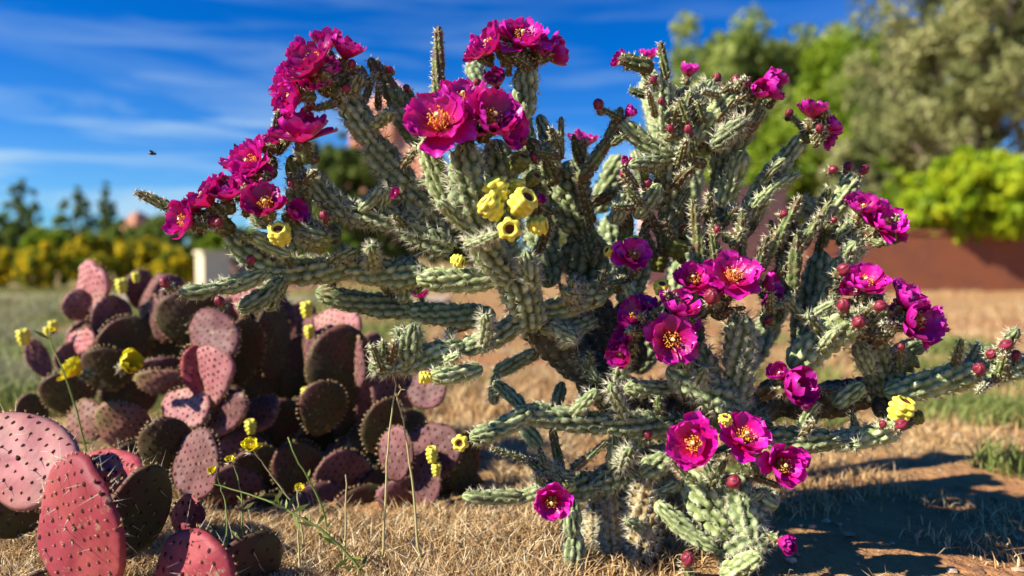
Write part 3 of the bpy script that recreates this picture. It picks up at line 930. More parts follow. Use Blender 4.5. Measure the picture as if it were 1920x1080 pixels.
BUDS = [
    (415, 335, 9, .9), (470, 487, 10, .9), (411, 565, 11, .87), (309, 530, 11, .85), (608, 405, 11, .91), (650, 165, 9, .9),
    (583, 198, 10, .92), (1375, 903, 16, .87), (1290, 1048, 15, .91), (1582, 505, 14, .92), (1582, 572, 15, .91), (1610, 603, 14, .9),
    (1650, 573, 12, .9), (1537, 240, 9, .93), (1562, 318, 9, .96), (1257, 241, 9, .93), (1291, 242, 10, .93), (1122, 196, 12, .95),
    (1225, 150, 9, .93), (1215, 343, 9, .94), (1335, 556, 17, .89), (1836, 691, 13, .91), (1859, 664, 11, .92), (1690, 796, 12, .91),
    (1886, 647, 12, .91), (1620, 318, 10, .96), (1590, 312, 10, 1.02), (1563, 412, 7, .94), (1380, 150, 11, 1.0), (1345, 145, 9, 1.0),
    (600, 150, 9, .9), (1480, 212, 9, 1.0), (980, 265, 10, .89), (1000, 295, 9, .92), (1170, 325, 10, .95), (895, 155, 9, .95),
    (1400, 160, 10, .95), (1690, 650, 8, .92), (400, 415, 12, .9), (410, 418, 9, .88), (545, 345, 8, .9), (660, 120, 9, .91),
    (1330, 500, 9, .92), (1470, 400, 8, .92), (1215, 815, 9, .95), (1655, 795, 8, .92), (1905, 665, 10, .92),
    (1345, 430, 8, .93), (1440, 600, 9, .95), (762, 165, 8, .98), (730, 130, 8, .95), (1290, 200, 8, .95), (1240, 190, 8, .95)]
for i, (x, y, r, d) in enumerate(BUDS):
    rr = np.random.default_rng(900 + i)
    bud(CH, P(x, y, d), dir3((rr.uniform(-.5, .5), 0.5, rr.uniform(0.1, 0.9))), r / F_PX * d * 0.86, i)

FR = [
    (932, 358, 25, .85, (-0.3, 0.3, 0.8), 'fruit'), (922, 390, 24, .84, (-0.5, 0.3, 0.5), 'fruit'), (978, 382, 27, .84, (0.5, 0.6, 0.5), 'fruit'),
    (955, 430, 23, .84, (0.05, 0.95, -0.05), 'fruit'), (1008, 422, 19, .85, (0.9, 0.3, 0.0), 'fruit'), (968, 352, 18, .87, (0.1, 0.2, 0.9), 'fruit'),
    (525, 440, 22, .88, (0.05, 0.8, 0.5), 'fruit'), (858, 489, 13, .92, (0.9, 0.3, -0.3), 'fruit'), (798, 708, 13, .88, (-0.9, 0.1, 0.0), 'fruit'),
    (864, 830, 16, .88, (-0.1, 0.95, 0.1), 'fruit'), (1145, 472, 12, .95, (-0.7, 0.4, 0.3), 'fruit'), (1190, 460, 17, .97, (0, 0.4, 0.8), 'fruit'),
    (1240, 540, 15, .93, (0, 0.6, 0.6), 'fruit'), (1690, 768, 24, .93, (0.2, 0.4, 0.8), 'fruit'), (1360, 790, 13, .90, (0, 0.4, 0.8), 'fruit'),
    (600, 452, 22, .93, (0.2, 0.4, 0.6), 'fruit_green'), (975, 305, 19, .90, (0.3, 0.5, 0.6), 'fruit_green'),
    (572, 430, 20, .94, (0.3, 0.4, 0.6), 'fruit_green'), (1690, 678, 26, 1.0, (0.5, 0.3, 0.4), 'fruit_green'),
    (1270, 462, 22, 1.0, (0.2, 0.4, 0.6), 'fruit_green'), (1000, 335, 15, .90, (0.4, 0.6, 0.4), 'fruit_green'),
    (1235, 490, 20, 1.05, (0.1, 0.2, 0.9), 'fruit_green'), (1560, 590, 17, 1.0, (0.1, 0.4, 0.7), 'fruit_green'),
    (1715, 783, 15, .96, (0.9, 0.2, 0.2), 'fruit_green'), (1455, 590, 15, 1.03, (0, 0.4, 0.7), 'fruit_green'),
    (420, 870, 1, 1.0, (0, 0, 1), None)]
for i, (x, y, r, d, dr, m) in enumerate(FR):
    if m:
        fruit(CH, P(x, y, d), dir3(dr), r / F_PX * d * 0.92, 50 + i, m, ln=1.05)


# ------------------------------------------------------------------ prickly pears
def pad(parent, x, y, w, h, rot=0, d=1.3, yaw=0, pitch=0, skin='l', spine=0.004, long=0, nar=0.022, th=0.068, label=None, dens=1.0):
    """yaw > 0: the seen face looks right; pitch > 0: it looks up; rot: clockwise lean in the picture"""
    seed = int(x * 13 + y * 7) % 100000
    r = np.random.default_rng(seed)
    k_ = 1.0 if long else 1.1
    w, h = w * k_, h * k_
    Hm = h / F_PX * d / max(0.45, cos(R_(pitch)))
    Wm = w / F_PX * d / max(0.42, cos(R_(yaw)) - (x - 960) / F_PX * sin(R_(yaw)))
    # local axes: X right, Y up, Z out of the seen face (towards the camera)
    up0 = UP * cos(R_(rot)) + RT * sin(R_(rot))
    rt0 = RT * cos(R_(rot)) - UP * sin(R_(rot))
    m = Matrix((rt0, up0, -FW)).transposed()
    m = m @ Matrix.Rotation(R_(yaw), 3, 'Y') @ Matrix.Rotation(-R_(pitch), 3, 'X')
    Mx = np.array(m)
    c = np.array(P(x, y, d))
    T = Wm * th * 1.5
    nr, na = 9, 44
    a = np.linspace(0, 2 * pi, na, endpoint=False)
    ex = np.sin(a)
    ey = -np.cos(a)
    shape = 1 - 0.20 * np.clip(-ey, 0, 1) ** 1.5
    ox = ex * Wm / 2 * shape
    oy = ey * Hm / 2
    wob = 1 + 0.045 * np.sin(2 * a + seed) + 0.03 * np.sin(3 * a + seed * 1.7) + 0.012 * np.sin(7 * a + seed * 2)
    ox, oy = ox * wob, oy * wob
    b1, b2 = r.uniform(-0.10, 0.10, 2)

    def bend(X, Y):
        return (b1 * (X / Wm) ** 2 * 4 + b2 * (Y / Hm) ** 2 * 2 + 0.035 * np.sin(X / Wm * 5 + seed) * np.sin(Y / Hm * 5 + seed) + 0.010 * np.sin(X / Wm * 17 + seed) * np.sin(Y / Hm * 15)) * Wm

    rings = []
    for side in (1, -1):
        rs = np.linspace(0.02, 1, nr) if side == 1 else np.linspace(1, 0.02, nr)
        for k, q in enumerate(rs):
            if side == -1 and k == 0:
                continue
            q2 = q ** 0.75
            zz = side * T / 2 * (1 - q2 ** 5) ** 0.5
            X, Y = ox * q2, oy * q2
            rings.append(np.stack([X, Y, zz + bend(X, Y)], 1))
    V = np.concatenate(rings)
    mb = MB()
    nz = 0.5 + 0.5 * np.sin(V[:, 0] / Wm * 3 + seed) * np.sin(V[:, 1] / Hm * 3 + seed)
    mb.add(V @ Mx.T + c, grid_faces(len(rings), na, True)[:, ::-1], 0, nz)
    o = mb.build('pad', M['pad_' + skin], parent, origin=tuple(c))
    if label:
        o['label'] = label
    # areoles on both faces and the rim
    sm = MB()
    step = nar * (0.82 if long else 0.62) / dens ** 0.5
    step = max(step, Wm / 11)
    pts = []
    ny, nx = int(Hm / step) + 2, int(Wm / step) + 2
    for j in range(-ny, ny):
        for i in range(-nx, nx):
            px, py = (i + 0.5 * (j % 2)) * step * 0.95 + r.normal() * step * .06, j * step * 0.82 + r.normal() * step * .06
            e = (2 * py / Hm)
            if abs(e) > 0.97:
                continue
            sh = 1 - 0.20 * max(0, -e) ** 1.5
            q = sqrt((2 * px / Wm / sh) ** 2 + e ** 2)
            if q < 0.93:
                pts.append((px, py, q))
    pts = np.array(pts)
    for side in (1, -1):
        zz = side * T / 2 * (1 - pts[:, 2] ** 5) ** 0.5 + bend(pts[:, 0], pts[:, 1])
        B = np.stack([pts[:, 0], pts[:, 1], zz], 1)
        ra = (0.0025 if long else 0.0023) * r.uniform(0.8, 1.25, len(B))
        k6 = 6
        aa = np.linspace(0, 2 * pi, k6, endpoint=False)
        ring = np.stack([np.cos(aa), 1.25 * np.sin(aa), np.zeros(k6) - 0.1 * side], 1)
        VV = B[:, None] + ring[None] * ra[:, None, None]
        top = B + np.array([0, 0, side * 0.9]) * ra[:, None]
        W = np.concatenate([VV, top[:, None]], 1).reshape(-1, 3)
        base = np.arange(len(B))[:, None] * 7
        Fa = np.concatenate([base + np.array([[q, (q + 1) % 6, 6]]) for q in range(6)])
        if side == -1:
            Fa = Fa[:, ::-1]
        sm.add(W @ Mx.T + c, Fa, 0)
        # short bristles
        k = 4
        bb = np.repeat(B, k, 0)
        dd = unit(np.stack([r.normal(0, .6, len(bb)), r.normal(0.2, .6, len(bb)), np.full(len(bb), side * 1.0)], 1))
        spikes(sm, bb @ Mx.T + c, (bb + dd * (spine * r.uniform(0.5, 1.2, len(bb)))[:, None]) @ Mx.T + c, 0.00045, 1)
        if long:
            sel = r.uniform(size=len(B)) < 0.2
            bb = np.repeat(B[sel], 1, 0)
            dd = unit(np.stack([r.normal(0.2, .45, len(bb)), r.normal(-0.3, .4, len(bb)), np.full(len(bb), side * 0.8)], 1))
            spikes(sm, bb @ Mx.T + c, (bb + dd * (long * r.uniform(0.4, 1.0, len(bb)))[:, None]) @ Mx.T + c, 0.0006, 2)
    # rim tufts
    nrim = int(pi * (Wm + Hm) / 2 / (step * 0.62))
    ar = np.linspace(0.5, 2 * pi - 0.5, nrim) + r.normal(size=nrim) * 0.03
    sh = 1 - 0.20 * np.clip(np.cos(ar), 0, 1) ** 1.5
    Bx = np.stack([np.sin(ar) * Wm / 2 * sh, -np.cos(ar) * Hm / 2, np.zeros(nrim)], 1)
    Bx[:, 2] = bend(Bx[:, 0], Bx[:, 1]) + r.normal(size=nrim) * T * 0.12
    on = unit(np.stack([np.sin(ar), -np.cos(ar), np.zeros(nrim)], 1))
    k = 9
    bb, nn = np.repeat(Bx, k, 0), np.repeat(on, k, 0)
    dd = unit(nn + r.normal(0, 0.5, (len(bb), 3)))
    spikes(sm, bb @ Mx.T + c, (bb + dd * (spine * 1.1 * r.uniform(0.5, 1.3, len(bb)))[:, None]) @ Mx.T + c, 0.0005, 1)
    if long:
        sel = r.uniform(size=nrim) < 0.45
        bb = Bx[sel]
        dd = unit(on[sel] + r.normal(0, 0.35, (len(bb), 3)))
        spikes(sm, bb @ Mx.T + c, (bb + dd * (long * 1.2 * r.uniform(0.5, 1.0, len(bb)))[:, None]) @ Mx.T + c, 0.0004, 2)
    sm.build('spines', [M['areole'], M['glochid'], M['spine']], o, origin=tuple(c))
    return o


PP = empty('prickly_pear', G(430, 1.45))
tag(PP, 'wide clump of purple prickly pear pads with yellow blooms left of the tall cactus', 'cactus')
for a in [
    # x, y, w, h, rot, depth, yaw, pitch, skin
    (166, 540, 62, 92, -12, 1.55, -38, 12, 'p'), (146, 573, 58, 54, 0, 1.52, 25, -12, 'l'),
    (208, 605, 78, 92, 0, 1.52, 40, -10, 'l'), (236, 642, 96, 96, 8, 1.46, 25, -16, 'o'), (157, 640, 52, 48, -10, 1.50, -42, 10, 'p'),
    (130, 672, 50, 60, 0, 1.50, 30, -6, 'l'), (200, 692, 92, 86, 14, 1.40, 18, -22, 'o'), (128, 736, 96, 82, -8, 1.42, 20, -20, 'o'),
    (72, 672, 40, 74, -28, 1.50, 32, 0, 'l'), (60, 660, 22, 60, -26, 1.52, -50, 5, 'p'),
    (300, 692, 92, 44, -6, 1.42, 10, -30, 'l'), (304, 716, 98, 48, 0, 1.38, 8, -20, 'g'),
    (284, 560, 40, 90, 10, 1.62, -45, 5, 'l'), (262, 542, 50, 70, 10, 1.66, 35, 0, 'l'), (318, 555, 70, 70, 0, 1.60, 35, -5, 'l'),
    (296, 600, 44, 84, -24, 1.52, -48, 5, 'l'), (360, 596, 122, 106, -4, 1.42, 20, -14, 'o'),
    (290, 625, 60, 90, 8, 1.55, 35, -5, 'o'), (400, 628, 88, 76, 30, 1.36, -38, 16, 'l'), (455, 560, 90, 66, -30, 1.50, -35, 14, 'p'),
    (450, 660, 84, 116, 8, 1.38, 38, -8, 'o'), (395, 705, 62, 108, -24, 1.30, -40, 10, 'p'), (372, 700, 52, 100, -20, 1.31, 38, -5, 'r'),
    (350, 765, 74, 70, 20, 1.30, -30, 22, 'p'), (415, 775, 110, 70, -24, 1.31, -30, 25, 'l'), (488, 775, 84, 52, -14, 1.34, -28, 30, 'l'),
    (230, 800, 106, 92, 8, 1.30, 6, -18, 'g'), (160, 790, 70, 70, 20, 1.34, -20, 10, 'g'), (312, 835, 96, 104, 0, 1.18, 22, -14, 'o'),
    (375, 870, 90, 110, -16, 1.16, -24, 20, 'l'), (510, 640, 66, 130, 0, 1.46, 50, 0, 'o'), (530, 600, 44, 90, -14, 1.52, -40, 8, 'l'),
    (480, 612, 60, 70, 15, 1.5, 35, 0, 'o'),
    (625, 625, 92, 100, 10, 1.42, -34, 16, 'p'), (576, 640, 20, 120, 0, 1.40, -52, 0, 'l'), (560, 700, 70, 130, 4, 1.50, 38, -4, 'o'),
    (640, 690, 110, 150, 0, 1.36, 36, -10, 'o'), (606, 765, 84, 98, 8, 1.26, 30, -12, 'o'), (672, 680, 16, 88, 0, 1.33, -55, 0, 'l'),
    (700, 760, 60, 120, 6, 1.42, 42, -4, 'l'), (742, 735, 74, 110, -6, 1.38, 42, -6, 'l'), (800, 725, 66, 76, 30, 1.34, -36, 14, 'l'),
    (718, 800, 70, 104, 14, 1.24, 32, -10, 'o'), (765, 820, 80, 90, 0, 1.30, 40, -6, 'o'), (815, 845, 92, 98, 12, 1.24, -18, 10, 'l'),
    (745, 850, 62, 90, -10, 1.20, -34, 10, 'l'), (800, 900, 50, 100, 0, 1.20, -30, 10, 'l'), (870, 870, 56, 110, 4, 1.26, 40, -4, 'o'),
    (520, 820, 110, 130, 0, 1.44, 40, -6, 'o'), (580, 860, 110, 130, 20, 1.44, 42, -4, 'o'), (460, 870, 100, 120, -10, 1.36, 38, -6, 'l'),
    (660, 880, 120, 120, 0, 1.42, 40, -4, 'o'), (430, 930, 120, 110, 10, 1.26, 36, -10, 'l'), (540, 910, 120, 100, 0, 1.34, 42, -4, 'o'),
    (720, 920, 100, 90, 0, 1.36, 40, 0, 'o'), (250, 880, 110, 110, 10, 1.24, 34, -10, 'o'), (680, 800, 90, 110, 0, 1.46, 40, 0, 'o'),
    (60, 780, 60, 80, 0, 1.46, 30, -10, 'o'), (490, 730, 90, 110, 0, 1.46, 42, 0, 'o'), (430, 590, 60, 60, 10, 1.5, 30, 0, 'l'),
    (820, 940, 90, 80, 0, 1.34, 36, 0, 'o'),
    (600, 800, 120, 140, 0, 1.5, 44, 0, 'o'), (540, 740, 100, 140, 6, 1.54, 44, 0, 'o'), (650, 780, 100, 140, -6, 1.52, 44, 0, 'o'),
    (700, 850, 110, 130, 0, 1.45, 44, 0, 'o'), (480, 930, 100, 100, 0, 1.3, 40, 0, 'o'), (610, 930, 120, 100, 0, 1.34, 40, 0, 'o'),
    (410, 820, 100, 120, 0, 1.36, 40, 0, 'l'), (330, 930, 100, 110, -8, 1.3, 36, 0, 'o'), (780, 960, 110, 80, 0, 1.3, 38, 0, 'o'),
    (340, 660, 90, 90, 0, 1.58, 40, 0, 'o'), (240, 740, 100, 90, 0, 1.5, 36, 0, 'o'), (170, 640, 80, 90, 0, 1.58, 36, 0, 'l'),
    (700, 690, 60, 120, 0, 1.5, 44, 0, 'l'), (570, 610, 50, 90, 0, 1.56, 40, 0, 'l'), (870, 930, 80, 90, 0, 1.32, 40, 0, 'o'), (500, 965, 110, 80, 6, 1.26, 38, 0, 'o'), (590, 955, 110, 90, -6, 1.27, 40, 0, 'l'),
    (680, 960, 110, 90, 4, 1.27, 38, 0, 'o'), (760, 935, 90, 80, 10, 1.25, 36, -6, 'l'), (640, 900, 100, 110, 0, 1.32, 36, -10, 'l'),  # dark pads added to carry the shade under the clump down to the straw
    (560, 880, 90, 100, -14, 1.30, 34, -12, 'o'), (480, 880, 90, 90, 10, 1.28, 34, -12, 'o'), (820, 900, 80, 90, 8, 1.28, 38, 0, 'o')]:
    pad(PP, *a)

# yellow blooms and buds of the clump
for i, (x, y, r, d, dr, op) in enumerate([
        (138, 690, 36, 1.26, (-0.6, 0.4, 0.5), 0.35), (244, 682, 35, 1.26, (0.7, 0.4, 0.4), 0.35)]):
    flower(PP, P(x, y, d), dir3(dr), r / F_PX * d, op, 700 + i, pm='yellow', stam=False, ov=True, name='yellow_flower')
for i, (x, y, r, d) in enumerate([(44, 632, 11, 1.45), (100, 612, 8, 1.5), (228, 536, 10, 1.5), (255, 520, 7, 1.55), (575, 580, 11, 1.36),
                                  (580, 622, 9, 1.36), (574, 738, 9, 1.26), (810, 852, 11, 1.12), (90, 622, 7, 1.5), (818, 880, 9, 1.12),
                                  (470, 800, 10, 1.26), (840, 700, 6, 1.3)]):
    fruit(PP, P(x, y, d), dir3((0, 0.2, 1)), r / F_PX * d, 300 + i, 'fruit', ln=1.4, name='bud')

PR = empty('prickly_pear', G(120, 1.02))
tag(PR, 'low red prickly pear in the bottom left corner with long spines on rounded pads', 'cactus')
for a, kw in [
    ((52, 865, 190, 150, 24, 0.98, -22, 20, 'p'), dict(long=0.022)),
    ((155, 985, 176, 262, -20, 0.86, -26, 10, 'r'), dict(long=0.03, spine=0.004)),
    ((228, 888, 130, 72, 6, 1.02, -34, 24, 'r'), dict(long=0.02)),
    ((262, 960, 120, 190, 10, 0.95, 42, -4, 'o'), dict(long=0.02)),
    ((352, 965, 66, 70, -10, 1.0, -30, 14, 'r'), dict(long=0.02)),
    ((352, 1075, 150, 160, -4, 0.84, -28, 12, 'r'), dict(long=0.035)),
    ((462, 1075, 140, 160, 10, 0.90, 44, -4, 'o'), dict(long=0.03)),
    ((110, 1100, 160, 90, 0, 0.92, 40, -10, 'o'), dict(long=0.02)),
    ((30, 960, 120, 110, 0, 1.02, 30, -8, 'o'), dict(long=0.02))]:
    pad(PR, *a, **kw)

# ------------------------------------------------------------------ ground
def ground_mat():
    m = bpy.data.materials.new('dry_soil')
    m.use_nodes = True
    n, l = m.node_tree.nodes, m.node_tree.links
    bs = n['Principled BSDF']
    bs.inputs['Roughness'].default_value = 0.95
    bs.inputs['Specular IOR Level'].default_value = 0.1
    co = n.new('ShaderNodeNewGeometry').outputs['Position']

    def nz(s, det=5.0, r=0.6):
        k = N(n, 'ShaderNodeTexNoise', Scale=s, Detail=det, Roughness=r)
        l.new(co, k.inputs['Vector'])
        return k.outputs['Fac']
    soil = ramp(n, l, nz(4.5, 9.0, 0.7), [(0.32, (0.26, 0.11, 0.05)), (0.5, (0.52, 0.25, 0.11)), (0.6, (0.38, 0.17, 0.08)), (0.75, (0.56, 0.32, 0.16))])
    straw = ramp(n, l, nz(14.0), [(0.3, (0.42, 0.29, 0.12)), (0.7, (0.62, 0.46, 0.22))])
    c = mixc(n, l, ramp(n, l, nz(1.4), [(0.42, 0.0), (0.62, 0.75)]), soil, straw)
    green = ramp(n, l, nz(5.0), [(0.3, (0.14, 0.17, 0.05)), (0.7, (0.26, 0.27, 0.09))])
    sp = n.new('ShaderNodeSeparateXYZ')
    l.new(co, sp.inputs[0])
    gx = ramp(n, l, math_n(n, l, 'MULTIPLY', sp.outputs['X'], -0.35), [(0.05, 0.15), (0.6, 0.9)])
    c = mixc(n, l, math_n(n, l, 'MULTIPLY', gx, ramp(n, l, nz(0.9), [(0.38, 0.0), (0.60, 0.9)])), c, green)
    # gravel path far on the left
    path = math_n(n, l, 'ABSOLUTE', math_n(n, l, 'SUBTRACT', sp.outputs['Y'], 7.0))
    pf = math_n(n, l, 'MULTIPLY', ramp(n, l, path, [(0.5, 1.0), (0.62, 0.0)]),
                ramp(n, l, math_n(n, l, 'MULTIPLY', sp.outputs['X'], -1), [(0.5, 0.0), (0.9, 1.0)]))
    c = mixc(n, l, math_n(n, l, 'MULTIPLY', pf, 0.0), c, (0.42, 0.34, 0.27))
    l.new(c, bs.inputs['Base Color'])
    b = N(n, 'ShaderNodeBump', Strength=1.0, Distance=0.03)
    l.new(nz(40.0, 6.0), b.inputs['Height'])
    l.new(b.outputs[0], bs.inputs['Normal'])
    return m


gm = MB()
gx = np.concatenate([[-900, -200, -60, -25], np.linspace(-12, 12, 97), [25, 60, 200, 900]])
gy = np.concatenate([[-60, -10, -2], np.linspace(0, 16, 81), [20, 30, 60, 200, 1400]])
GX, GY = np.meshgrid(gx, gy, indexing='ij')
rr2 = np.random.default_rng(3)
GZ = 0.012 * np.sin(GX * 2.1 + 1.0) * np.sin(GY * 1.7) + 0.010 * np.sin(GX * 5.3) * np.cos(GY * 4.1 + 2)
GZ[np.hypot(GX, GY) > 14] = 0
gm.add(np.stack([GX, GY, GZ], -1).reshape(-1, 3), grid_faces(len(gx), len(gy), False)[:, ::-1], 0)
tag(gm.build('ground', ground_mat()), kind='structure')


def gz(x, y):
    return 0.012 * np.sin(x * 2.1 + 1.0) * np.sin(y * 1.7) + 0.010 * np.sin(x * 5.3) * np.cos(y * 4.1 + 2)


M['path'] = mat('gravel', [(0.0, (0.42, 0.34, 0.27))], 0.95, 0.1, noise=0.2, nscale=8)
pm = MB()
px_ = np.linspace(-9, -0.6, 30)
top = 7.7 + 0.25 * np.sin(px_ * 0.8)
Vp = np.concatenate([np.stack([px_, top - 1.1 + 0.1 * np.sin(px_ * 3), np.full(30, 0.03)], 1), np.stack([px_, top, np.full(30, 0.03)], 1)])
pm.add(Vp, [(i, i + 1, i + 31, i + 30) for i in range(29)], 0)
tag(pm.build('path', M['path']), kind='structure')

# dry grass: short bent blades
M['straw'] = mat('dry_grass_blade', [(0.0, (0.22, 0.12, 0.06)), (0.35, (0.50, 0.30, 0.13)), (0.7, (0.68, 0.47, 0.23)), (1.0, (0.84, 0.74, 0.52))], 0.7, 0.2,
                 trans=0.15)
M['grass'] = mat('green_grass_blade', [(0.0, (0.09, 0.13, 0.03)), (0.5, (0.20, 0.25, 0.06)), (1.0, (0.40, 0.42, 0.14))], 0.6, 0.25, trans=0.2)


def blades(mb, X, Y, H, W, T, lean=0.6, m=0, z=None):
    n = len(X)
    Z = gz(X, Y) if z is None else z
    a = rng.uniform(0, 2 * pi, n)
    dx, dy = np.cos(a), np.sin(a)
    ln = rng.uniform(0.1, lean, n) * H
    b = rng.uniform(0, 2 * pi, n)
    wx, wy = np.cos(b) * W, np.sin(b) * W
    z0 = Z - 0.005
    v = [np.stack([X - wx, Y - wy, z0], 1), np.stack([X + wx, Y + wy, z0], 1),
         np.stack([X + wx * .8 + dx * ln * .35, Y + wy * .8 + dy * ln * .35, Z + H * .6], 1),
         np.stack([X - wx * .8 + dx * ln * .35, Y - wy * .8 + dy * ln * .35, Z + H * .6], 1),
         np.stack([X + dx * ln, Y + dy * ln, Z + H * 0.95], 1)]
    V = np.stack(v, 1).reshape(-1, 3)
    k = np.arange(n)[:, None] * 5
    tt = np.repeat(T, 5)
    mb.add(V, k + np.array([[0, 1, 2, 3]]), m, tt)
    F3 = k + np.array([[3, 2, 4]])
    mb.L.append((F3 + mb.n - len(V)).ravel())
    mb.S.append(np.full(len(F3), 3))
    mb.M.append(np.full(len(F3), m))


def scatter(n, y0, y1, spread=0.85, bias=1.0, x0=None, x1=None):
    Y = y0 + (y1 - y0) * rng.uniform(0, 1, n) ** bias
    lo = -spread if x0 is None else x0
    hi = spread if x1 is None else x1
    X = Y * rng.uniform(lo, hi, n)
    return X, Y


def patch(X, Y, f, thr):
    v = np.sin(X * f + 1.3) * np.sin(Y * f * 1.1 + 0.4) + 0.6 * np.sin(X * f * 2.3 + 4) * np.sin(Y * f * 2.7 + 1) + rng.normal(0, .25, len(X))
    return v > thr


g = MB()
# thatch in front and left
X, Y = scatter(70000, 0.85, 1.75, x0=-0.75, x1=0.12)
k = rng.uniform(size=len(X)) < np.clip(1.5 - 1.6 * np.maximum(0, X / Y + 0.02) / 0.14, 0.0, 1)
X, Y = X[k], Y[k]
k = ~((Y > 1.16 + rng.normal(0, .015, len(Y))) & (X / Y > -0.45) & (X / Y < -0.02) & (Y < 1.6))
X, Y = X[k], Y[k]
blades(g, X, Y, rng.uniform(0.012, 0.042, len(X)), 0.0011, rng.uniform(0, 1, len(X)) ** 0.8, 1.6)
# thin litter right of the trunk and around
X, Y = scatter(46000, 0.85, 3.0, x0=-0.1, x1=0.8)
k = patch(X, Y, 7.0, 0.1)
blades(g, X[k], Y[k], rng.uniform(0.006, 0.026, k.sum()), 0.0012, rng.uniform(0.1, 0.85, k.sum()), 2.0)
X, Y = scatter(70000, 1.6, 9.0, bias=1.3)
k = patch(X, Y, 3.1, 0.3)
blades(g, X[k], Y[k], rng.uniform(0.02, 0.07, k.sum()), 0.0022, rng.uniform(0, 0.9, k.sum()), 1.6)
o = g.build('dry_grass', M['straw'], smooth=False)
tag(o, 'pale dry grass and straw litter covering the sandy ground', 'grass', kind='stuff')

g = MB()
X, Y = scatter(42000, 1.9, 9.0, x0=-0.85, x1=-0.12, bias=1.1)
k = patch(X, Y, 2.6, -0.2)
blades(g, X[k], Y[k], rng.uniform(0.03, 0.10, k.sum()), 0.0026, rng.uniform(0.1, 1, k.sum()), 1.0)
for cx, cy, rad, n in ((1.15, 1.95, 0.16, 500), (0.72, 1.8, 0.10, 350), (1.5, 2.5, 0.3, 1200), (0.95, 2.6, 0.2, 500), (1.0, 1.45, 0.08, 200),
                       (1.25, 3.6, 0.25, 350), (-0.2, 2.4, 0.15, 250)):
    a = rng.uniform(0, 2 * pi, n)
    q = rad * np.sqrt(rng.uniform(0, 1, n))
    blades(g, cx + q * np.cos(a), cy + q * np.sin(a), rng.uniform(0.015, 0.07, n), 0.002, rng.uniform(0.1, 0.9, n), 1.2)
o = g.build('green_grass', M['grass'], smooth=False)
tag(o, 'patches of short green grass and weeds in the yard', 'grass', kind='stuff')

# small stones
M['stone'] = mat('stone', [(0.0, (0.20, 0.11, 0.07)), (0.6, (0.42, 0.27, 0.18)), (1.0, (0.55, 0.46, 0.36))], 0.9, 0.15)
ph_ = (1 + 5 ** .5) / 2
ico = unit(np.array([(-1, ph_, 0), (1, ph_, 0), (-1, -ph_, 0), (1, -ph_, 0), (0, -1, ph_), (0, 1, ph_), (0, -1, -ph_), (0, 1, -ph_),
                     (ph_, 0, -1), (ph_, 0, 1), (-ph_, 0, -1), (-ph_, 0, 1)], float))
icf = np.array([(0, 11, 5), (0, 5, 1), (0, 1, 7), (0, 7, 10), (0, 10, 11), (1, 5, 9), (5, 11, 4), (11, 10, 2), (10, 7, 6), (7, 1, 8),
                (3, 9, 4), (3, 4, 2), (3, 2, 6), (3, 6, 8), (3, 8, 9), (4, 9, 5), (2, 4, 11), (6, 2, 10), (8, 6, 7), (9, 8, 1)])
X, Y = scatter(2600, 0.9, 6.0, bias=1.2)
g = MB()
S_ = 0.0015 + 0.007 * rng.uniform(0, 1, len(X)) ** 4 * np.sqrt(Y)
for i in range(len(X)):
    V = ico * (1 + 0.22 * rng.normal(size=(12, 1))) * S_[i] * np.array([1.3, 1.0, 0.7])
    g.add(V + np.array([X[i], Y[i], float(gz(X[i], Y[i])) + S_[i] * .3]), icf, 0, rng.uniform())
tag(g.build('gravel', M['stone'], smooth=False), 'small stones and gravel scattered over the soil', 'gravel', kind='stuff')

# ------------------------------------------------------------------ trees and shrubs
BARK = mat('tree_bark', [(0.0, (0.16, 0.12, 0.09))], 0.9, 0.1, noise=0.4, nscale=6)
BARK2 = mat('grey_bark', [(0.0, (0.30, 0.24, 0.20))], 0.9, 0.1, noise=0.4, nscale=6)


def leafmat(name, a, b, c, tr=0.25):
    return mat(name, [(0.0, a), (0.5, b), (1.0, c)], 0.55, 0.3, trans=tr)


LM = {
    'olive': leafmat('juniper_leaf', (0.12, 0.15, 0.05), (0.36, 0.38, 0.14), (0.62, 0.58, 0.28), 0.45),
    'green': leafmat('green_leaf', (0.11, 0.19, 0.012), (0.25, 0.36, 0.02), (0.42, 0.52, 0.05), 0.5),
    'light': leafmat('light_leaf', (0.16, 0.22, 0.05), (0.28, 0.36, 0.07), (0.44, 0.48, 0.14), 0.45),
    'dark': leafmat('dark_leaf', (0.07, 0.12, 0.02), (0.18, 0.25, 0.045), (0.32, 0.38, 0.09), 0.45),
    'lime': leafmat('lime_leaf', (0.10, 0.20, 0.006), (0.34, 0.47, 0.012), (0.66, 0.72, 0.03), 0.3),
    'yellow': mat('flowering_shrub_leaf', [(0.0, (0.10, 0.17, 0.02)), (0.42, (0.24, 0.30, 0.03)), (0.52, (0.78, 0.56, 0.02)), (1.0, (0.90, 0.74, 0.04))],
                  0.6, 0.2, trans=0.35),
    'sage': leafmat('sage_leaf', (0.22, 0.25, 0.12), (0.38, 0.38, 0.20), (0.52, 0.50, 0.30), 0.4),
}


